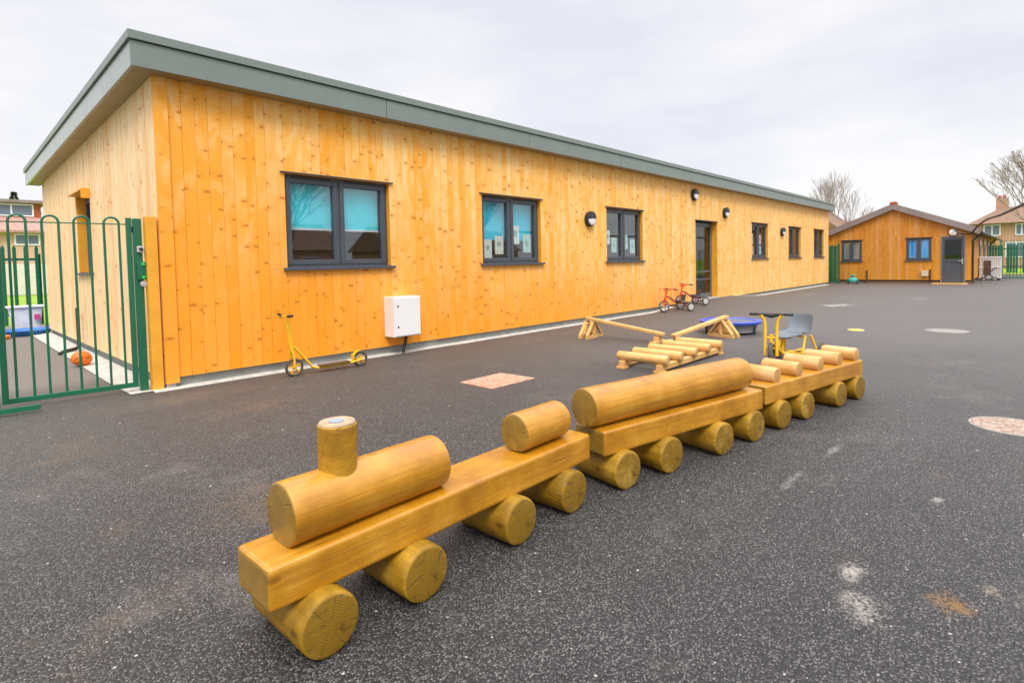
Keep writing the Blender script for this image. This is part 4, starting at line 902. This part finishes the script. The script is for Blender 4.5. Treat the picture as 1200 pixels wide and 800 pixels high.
sb = MB(O); sb.box((HX+.13, HY0+.022, .12), (HXE-.02, HY0+.1, HEZ)); sb.box((HX+.13, HY1-.1, .12), (HXE-.02, HY1-.022, HEZ)); sb.prism([(HY0+.12, .12), (HY1-.12, .12), (HY1-.12, HEZ), (HYP, HPZ-.06), (HY0+.12, HEZ)], 'x', HXE-.1, HXE); sb.build('wall_backing', M['shadow_gap'], hut)
MB(O).box((HX+.13, HY0+.12, .1), (HXE-.12, HY1-.12, .14)).build('interior_floor', M['innerfloor'], hut)
MB(O).box((HX+2.6, HY0+.12, .15), (HX+2.7, HY1-.12, 2.3)).build('interior_wall', M['inner'], hut)
rf = MB(O); ov = .28; yl, yr = HY0-ov, HY1+ov
zl_ = HEZ-(HPZ-HEZ)/(HYP-HY0)*ov; zr_ = HEZ-(HPZ-HEZ)/(HY1-HYP)*ov
rf.prism([(yl, zl_), (HYP, HPZ), (yr, zr_), (yr, zr_+.13), (HYP, HPZ+.13), (yl, zl_+.13)], 'x', HX-.12, HXE+.3); hrf = rf.build('roof', M['roofing'], hut)
bb = MB(O); th = .19
bb.prism([(yl, zl_-.035), (HYP, HPZ-.035), (HYP, HPZ+.24), (yl, zl_+.24)], 'x', HX-.17, HX-.125); bb.prism([(HYP, HPZ-.035), (yr, zr_-.035), (yr, zr_+.24), (HYP, HPZ+.24)], 'x', HX-.168, HX-.125); bb.build('barge_board', M['hutfascia'], hrf)
MB(O).box((HX-.18, HYP-.12, HPZ+.18), (HX+.4, HYP+.12, HPZ+.32)).build('ridge_cap', M['tilehung'], hrf, bevel=.02)
MB(O).tube([(HX-.1, HY0-ov-.05, zl_+.03), (HXE+.2, HY0-ov-.05, zl_+.03)], .055, 10).build('gutter', M['brownp'], hrf)
for (xg) in (HX+.06, HX+14.): MB(O).tube([(xg, HY0-ov-.05, zl_), (xg, HY0-.2, zl_-.12), (xg, HY0-.05, zl_-.28), (xg, HY0-.05, .05)], .04, 8).build('downpipe', M['brownp'], hut)
for i, (xw) in enumerate((35., 38.5, 42., 45.5)):
    sd_ = MB(O).box((xw, HY0-.03, 1.1), (xw+1.3, HY0-.004, 2.05)).build('side_window', M['upvc'], hut)
    MB(O).box((xw+.08, HY0-.036, 1.18), (xw+1.22, HY0-.031, 1.97)).build('side_pane', M['dglass'], sd_)
for (y0_, y1_, kind) in ((5.87, 6.72, 'net'), (3.22, 4.14, 'blue')):
    ww_ = make_window(hut, y1_-y0_, 1.0, M['upvc'], M['glass'], reveal=.03, revmat=M['hut_trim'])
    ww_.rotation_euler = (0, 0, -math.pi/2); ww_.location = (0, y1_-O[1], 1.055)
    b_ = MB(); b_.box((.06, .075, .06), (y1_-y0_-.06, .08, .95)); b_.build('blind', M[kind], ww_)
hd_m = MB(O); dz = 2.03
hd_m.box((HX-.01, 2.095, .05), (HX+.05, 2.19, dz)); hd_m.box((HX-.01, 2.76, .05), (HX+.05, 2.855, dz)); hd_m.box((HX-.008, 2.19, dz-.11), (HX+.048, 2.76, dz)); hd_m.box((HX-.008, 2.19, .96), (HX+.048, 2.76, 1.08)); hd_m.box((HX-.008, 2.19, .05), (HX+.048, 2.76, .2))
hdo = hd_m.build('door', M['upvc'], hut, bevel=.004)
MB(O).box((HX+.012, 2.188, .2), (HX+.03, 2.762, .962)).build('door_panel', M['upvc'], hdo)
MB(O).box((HX+.015, 2.188, 1.079), (HX+.021, 2.762, dz-.108)).build('door_glass', M['glass_dark'], hdo)
hh = MB(O); hh.box((HX-.03, 2.13, .86), (HX-.011, 2.17, 1.08)); hh.box((HX-.06, 2.13, .98), (HX-.032, 2.28, 1.01)); hh.build('door_handle', M['rim'], hdo, bevel=.004)
dt = MB(O); dt.box((HX-.02, 2.045, .05), (HX+.0, 2.092, 2.09)); dt.box((HX-.02, 2.858, .05), (HX+.0, 2.90, 2.09)); dt.box((HX-.02, 2.092, 2.035), (HX, 2.858, 2.09)); dt.build('door_casing', M['hutfascia'], hdo)
st = MB(O); st.box((HX-.6, 1.95, .0), (HX-.02, 3.15, .045)); st.build('door_step', M['palex'], hut)
MB((HX, 2.47, 2.22)).lathe([(0, .15), (.05, .15), (.08, .12), (.09, 0)], (HX, 2.47, 2.22), (-1, 0, 0), 28).build('x', M['upvcw'], None) if False else None
lm = thing('wall_lamp', 'round white lamp above the grey door of the cedar hut', 'lamp', (HX-.004, 2.47, 2.24))
MB().lathe([(0, .165), (.04, .165), (.045, .15)], (0, 0, 0), (-1, 0, 0), 28).build('lamp_base', M['blackp'], lm); MB().lathe([(.03, .15), (.075, .135), (.095, .08), (.1, 0)], (0, 0, 0), (-1, 0, 0), 28).build('diffuser', M['cream'], lm)
vt = thing('vent_box', 'small pale vent box low on the cedar hut beside a thin pipe', 'vent', (HX-.004, 3.45, .45))
MB().box((-.08, -.12, -.11), (0, .12, .13)).build('vent_cover', M['beige'], vt, bevel=.01); MB().tube([(-.03, -.2, .2), (-.03, -.2, -.3)], .025, 8).build('waste_pipe', M['brownp'], vt); MB().tube([(-.02, -.13, -.14), (-.02, -.2, -.2)], .02, 8).build('pipe_elbow', M['brownp'], vt)
tag(MB((HX-.03, 5.65, .1)).tube([(HX-.03, 5.65, .62), (HX-.03, 5.65, .02)], .03, 8).build('waste_pipe', M['dbrown'], None, loc=(HX-.03, 5.65, .1)), 'short dark waste pipe on the cedar hut below its left window', 'pipe')
# cable
cb = [(30.33, 2.43, 2.40), (30.3, 2.33, 2.25), (30.28, 2.12, 2.15), (30.1, 1.85, 2.15), (29.2, 1.65, 2.33), (27.5, 1.4, 2.45), (24.5, 1.05, 2.46), (21.5, .68, 2.40), (19., .32, 2.42), (15., -.3, 2.5)]
def smooth_path(p, k=4):
    p = [Vector(q) for q in p]; o_ = []
    for i in range(len(p)-1):
        a_, b_, c_, d_ = p[max(i-1, 0)], p[i], p[i+1], p[min(i+2, len(p)-1)]
        for j in range(k):
            t = j/k; o_.append(.5*((2*b_)+(-a_+c_)*t+(2*a_-5*b_+4*c_-d_)*t*t+(-a_+3*b_-3*c_+d_)*t**3))
    return o_+[p[-1]]
tag(MB((30.3, 2.4, 2.4)).tube(smooth_path(cb), .034, 8).build('overhead_cable', M['brownp'], None, loc=(30.3, 2.4, 2.4)), 'thick dark cable sagging from the corner of the cedar hut out to the right', 'cable')
# turquoise toy
tq = thing('ride_on_toy', 'small turquoise ride on toy on the asphalt in front of the cedar hut', 'toy', (29.6, 6.05, 0))
t = MB(); t.lathe([(0, .1), (.03, .19), (.14, .20), (.22, .12), (.24, 0)], (0, 0, .08), (0, 0, 1), 20); t.build('toy_body', M['turq'], tq)
t = MB(); t.lathe([(0, .05), (.12, .05), (.125, .15), (.16, .15), (.165, 0)], (0, .02, .28), (0, 0, 1), 18); t.build('toy_seat', M['turq'], tq)
for (x, y) in ((-.12, -.2), (-.12, .2), (.12, -.2), (.12, .2)): wheel(tq, (x, y, .08), .08, .04, (0, 1, 0), 'turq', 'black', 'toy_wheel', disc=True)
# green fence between the two buildings
gf = thing('steel_fence', 'solid green fence panel closing the gap between the long building and the hut', 'fence', (29.4, 7.0, 0))
t = MB()
for k in range(14): t.box((.0, -.33+k*.17, .08), (.03, -.33+k*.17+.155, 1.82))
t.build('fence_board', M['green'], gf); t = MB(); t.box((-.02, -.45, 0), (.06, -.36, 1.9)); t.box((.032, -.3, 1.5), (.06, 2., 1.56)); t.box((.032, -.3, .3), (.06, 2., .36)); t.build('fence_frame', M['green'], gf)
# AC unit / slatted cabinet at the hut side
ac = thing('slatted_cabinet', 'cream slatted metal enclosure beside the right hand wall of the cedar hut', 'cabinet', (35.2, 1.42, 0))
t = MB(); t.box((-.35, -.40, .1), (.35, .40, 1.12)); t.build('cabinet_core', M['beige'], ac, bevel=.01)
t = MB()
for k in range(13): t.box((-.375, -.39+k*.062, .08), (-.352, -.39+k*.062+.035, 1.14))
for z in (.12, .6, 1.08): t.box((-.395, -.42, z), (-.376, .42, z+.05))
t.build('front_slats', M['upvcw'], ac)
MB().box((-.41, -.02, .3), (-.396, .24, .95)).build('access_panel', M['dbrown'], ac)
for s_ in (-.3, .3): MB().box((-.3, s_-.04, 0), (.3, s_+.04, .099)).build('foot', M['blackp'], ac)
pc = thing('pushchair', 'dark pushchair frame parked against the cream slatted enclosure', 'pushchair', (34.4, 1.45, 0), R(100))
for s_ in (-.17, .17):
    wheel(pc, (.2, s_, .09), .09, .03, (0, 1, 0), 'beige', 'black', 'pushchair_wheel'); wheel(pc, (-.2, s_, .09), .09, .03, (0, 1, 0), 'beige', 'black', 'pushchair_wheel')
t = MB()
for s_ in (-.17, .17): t.tube([(.2, s_, .09), (-.05, s_, .42), (-.25, s_, .62)], .014); t.tube([(-.2, s_, .09), (.08, s_, .42)], .014)
t.tube([(-.05, -.17, .42), (-.05, .17, .42)], .014); t.tube([(-.25, -.17, .62), (-.25, .17, .62)], .014); t.build('pushchair_frame', M['dbrown'], pc)
MB().beam((-.02, 0, .34), (.14, 0, .22), .3, .03).build('pushchair_seat', M['seatb'], pc)

# right-hand fences
g2 = bow_gate('bow_top_fence', 'thin green bow top fence panel at the right beyond the cream enclosure', (36.0, 1.12, 0), (36.0, -2.3, 0), 13, 'fence', top=1.9, rw=.05)
g3 = thing('palisade_fence', 'green solid pale fence on the far right behind the bow top panel', 'fence', (44., .5, 0))
y = 1.5; 
t = MB()
t.box((.03, -5, .45), (.07, 1.5, .52)); t.box((.03, -5, 1.5), (.07, 1.5, 1.57)); t.build('rail', M['green'], g3)
while y > -4.5:
    MB().prism([(y, .12), (y+.10, .12), (y+.10, 1.72), (y+.05, 1.8), (y, 1.72)], 'x', 0, .025).build('pale', M['green'], g3); y -= .125 if (int(y*10) % 7) else .3

# ------------------------------------------------------------------ distant houses
# left: terrace beyond the palisade fence
lh = thing('terrace_house', 'distant brick terrace with red tile hung upper floor and white windows, beyond the gate', 'house', (0, 45, 0)); O = (0, 45, 0)
MB(O).box((-14, 45, 0), (5.1, 53, 3.95)).build('lower_wall', M['brick2'], lh)
MB(O).box((-14, 44.95, 0), (5.1, 44.998, 1.9)).build('render_base', M['render'], lh)
MB(O).box((-14, 46.2, 4.5), (5.1, 53, 5.72)).build('upper_wall', M['tilehung'], lh)
MB(O).add([(-14.3, 44.6, 3.95), (5.3, 44.6, 3.95), (5.3, 46.19, 4.85), (-14.3, 46.19, 4.85), (-14.3, 44.6, 3.8), (5.3, 44.6, 3.8), (5.3, 46.19, 3.97), (-14.3, 46.19, 3.97)], [(0, 1, 2, 3), (4, 7, 6, 5), (0, 4, 5, 1), (1, 5, 6, 2), (3, 2, 6, 7), (0, 3, 7, 4)]).build('lean_to_roof', M['pinktile'], lh)
MB(O).box((-14.3, 45.9, 5.73), (5.4, 53.3, 5.92)).build('flat_roof', M['hutfascia'], lh)
def dwin(parent, O, a, b, n, axis='y', mat='upvcw'):
    """framed window in a plane facing -Y ('y') or -X ('x'); a,b = corners"""
    (x0, y0, z0), (x1, y1, z1) = a, b; t = .08
    f = MB(O)
    if axis == 'y':
        f.box((x0, y0-.05, z0), (x1, y0-.002, z0+t)); f.box((x0, y0-.05, z1-t), (x1, y0-.002, z1))
        for k in range(n+1):
            c = x0+(x1-x0-t)*k/n; f.box((c, y0-.052, z0+t), (c+t, y0-.003, z1-t))
        w_ = f.build('window', M[mat], parent); MB(O).box((x0+.02, y0-.03, z0+.02), (x1-.02, y0-.004, z1-.02)).build('pane', M['dglass'], w_)
    else:
        f.box((x0-.05, y0, z0), (x0-.002, y1, z0+t)); f.box((x0-.05, y0, z1-t), (x0-.002, y1, z1))
        for k in range(n+1):
            c = y0+(y1-y0-t)*k/n; f.box((x0-.052, c, z0+t), (x0-.003, c+t, z1-t))
        w_ = f.build('window', M[mat], parent); MB(O).box((x0-.03, y0+.02, z0+.02), (x0-.004, y1-.02, z1-.02)).build('pane', M['dglass'], w_)
dwin(lh, O, (1.6, 46.2, 4.9), (4.75, 46.2, 5.68), 3); dwin(lh, O, (-4.5, 46.2, 4.9), (-1., 46.2, 5.68), 3)
dwin(lh, O, (3.65, 45, 3.05), (4.85, 45, 3.75), 2); dwin(lh, O, (-1.5, 45, 2.6), (1.6, 45, 3.75), 3)
# conifer top behind the terrace
def conifer(loc, h, r, label):
    t_ = thing('conifer_tree', label, 'tree', loc); MB().tube([(0, 0, 0), (0, 0, h*.9)], [.18, .03], 8).build('trunk', M['bark2'], t_)
    c = MB(); rn = random.Random(int(h*10))
    for k in range(3500):
        z = h*(.55+.45*rn.random()); rr = r*((1-z/h)*1.6)**.9*math.sqrt(rn.random())*(.75+.25*math.sin(z*9))+.01; an = rn.random()*6.28; s_ = .05+.10*rn.random()
        p = Vector((rr*math.cos(an), rr*math.sin(an), z)); d = Vector((math.cos(an), math.sin(an), rn.uniform(-.3, .8))).normalized(); q = d.orthogonal().normalized()
        c.add([p, p+d*s_+q*s_*.3, p+d*s_*1.5, p+d*s_-q*s_*.3], [(0, 1, 2, 3)])
    c.build('crown', M['conifer'], t_)
conifer((5.0, 60, 0), 7.9, 1.6, 'dark conifer whose tip shows above the flat roof of the distant terrace')
conifer((6.4, 62, 0), 7.35, 1.5, 'smaller dark conifer beside the building, behind the distant terrace roof')
# right: brick house with hip roof
rh = thing('brick_house', 'distant brick house with brown hipped roof and chimney behind the bare tree on the right', 'house', (62, 0, 0)); O = (62, 0, 0)
MB(O).box((62, -9, 0), (70, 3.6, 3.85)).build('wall', M['brick1'], rh)
hr = MB(O).add([(61.6, -9.4, 3.8), (61.6, 4.05, 3.8), (70.4, 4.05, 3.8), (70.4, -9.4, 3.8), (66, 2.0, 5.35), (66, -6.5, 5.35)], [(0, 1, 4, 5), (1, 2, 4), (2, 3, 5, 4), (3, 0, 5), (0, 3, 2, 1)]).build('roof', M['tiles'], rh)
chy = MB(O).box((65.6, 1.55, 4.9), (66.4, 2.35, 6.15)).build('chimney', M['brick1'], hr); MB(O).tube([(66, 1.8, 6.15), (66, 1.8, 6.4)], .12, 8).build('chimney_pot', M['tilehung'], chy); MB(O).tube([(66, 2.1, 6.15), (66, 2.1, 6.4)], .12, 8).build('chimney_pot', M['tilehung'], chy)
dwin(rh, O, (62, 1.9, 2.75), (62, 3.0, 3.7), 2, 'x'); dwin(rh, O, (62, .2, 2.75), (62, 1.0, 3.7), 2, 'x'); dwin(rh, O, (62, .2, .9), (62, 1.6, 2.2), 2, 'x')
# gable seen behind the far corner of the long building
gh = thing('gabled_house', 'distant brown gable roof just behind the far corner of the long building', 'house', (50, 11, 0)); O = (50, 11, 0)
MB(O).box((50, 10.9, 0), (58, 16.8, 3.3)).build('wall', M['brick1'], gh)
MB(O).prism([(10.5, 3.1), (13.9, 5.6), (17.2, 3.1)], 'x', 49.7, 58.3).build('roof', M['tiles'], gh)

# ------------------------------------------------------------------ bare trees
def bare_tree(loc, h, label, seed, mat, lean=(0, 0), spread=.62, depth=6, buds=0, r0=.16):
    t_ = thing('bare_tree', label, 'tree', loc); rn = random.Random(seed); tr_ = MB(); cr_ = MB(); bd = MB()
    def grow(p, d, L, r, k):
        n = 3; pts_ = [p]; q = p; dd = d.copy()
        for i in range(n):
            dd = (dd+Vector((rn.uniform(-.13, .13), rn.uniform(-.13, .13), rn.uniform(-.02, .12)))).normalized(); q = q+dd*L/n; pts_.append(q)
        (tr_ if k == 0 else cr_).tube(pts_, [r, r*.88, r*.78, r*.66], 6 if k < 2 else 4, cap=False)
        if k >= depth: 
            if buds:
                for _ in range(buds):
                    b = pts_[1].lerp(pts_[-1], rn.random()); s_ = .035; bd.add([b+Vector((rn.uniform(-1, 1), rn.uniform(-1, 1), rn.uniform(-1, 1)))*s_ for _ in range(3)], [(0, 1, 2)])
            return
        nb = 3 if k < 3 else rn.choice([2, 3])
        for i in range(nb):
            an = rn.random()*6.28 if i else 0; ax = dd.orthogonal().normalized(); ax.rotate(Matrix.Rotation(an+i*2.2, 3, dd))
            nd = (dd+ax*(spread*rn.uniform(.55, 1.15) if i else .18)).normalized(); nd.z += .06; nd.normalize()
            s_ = pts_[-1] if i < 2 else pts_[2]
            grow(s_, nd, L*rn.uniform(.64, .84), r*(.66 if i else .74), k+1)
    grow(Vector((0, 0, 0)), Vector((lean[0], lean[1], 1)).normalized(), h*.27, r0, 0)
    tr_.build('trunk', mat, t_); cr_.build('crown', mat, t_)
    if buds: bd.build('buds', M['bud'], t_)
    return t_
bare_tree((50., -1.1, 0), 9.0, 'tall bare tree with buds at the right edge rising over the brick house', 5, M['bark'], (0, .10), .46, 7, 3, .11)
bare_tree((58., 14.2, 0), 9.6, 'thin bare tree rising just behind the far end of the long roof', 8, M['bark2'], (0, 0), .30, 6, 1, .09)
bare_tree((57., 12.7, 0), 9.0, 'thin bare tree between the long roof and the hut gable', 12, M['bark2'], (0, 0), .36, 6, 1, .08)
bare_tree((60., 11.6, 0), 6.6, 'low spindly bare tree behind the left slope of the hut roof', 31, M['bark2'], (0, 0), .5, 5, 2, .10)

# ------------------------------------------------------------------ across the playground, mirrored in the window glass
for (hx0, hx1, lb) in ((13.5, 27., 'low brick house behind the photographer, mirrored in the nearest window'), (33., 52., 'long brick house behind the photographer, mirrored in the farther windows')):
    mh = thing('brick_house', lb, 'house', (hx0, -34, 0)); O = (hx0, -34, 0)
    MB(O).box((hx0, -42, 0), (hx1, -34, 3.0)).build('wall', M['brick1'], mh)
    xm = (hx0+hx1)/2
    MB(O).prism([(-42.4, 2.9), (-38, 5.6), (-33.6, 2.9)], 'x', hx0-.4, hx1+.4).build('roof', M['tiles'], mh)
    MB(O).box((xm-.5, -38.6, 5.0), (xm+.5, -37.6, 6.9)).build('chimney', M['brick1'], mh)
    for k in range(3):
        x_ = hx0+1.5+k*(hx1-hx0-3.2)/2.5; f_ = MB(O); f_.box((x_, -33.998, 1.0), (x_+1.6, -33.94, 2.3)); w_ = f_.build('window', M['upvcw'], mh); MB(O).box((x_+.1, -33.938, 1.1), (x_+1.5, -33.93, 2.2)).build('pane', M['dglass'], w_)
bare_tree((17.5, -24., 0), 11., 'spreading bare tree behind the photographer, mirrored in the nearest window', 41, M['bark'], (0, 0), .75, 6, 3, .2)
bare_tree((38., -27., 0), 11., 'bare tree behind the photographer, mirrored in the second window', 43, M['bark'], (0, 0), .7, 5, 3, .2)
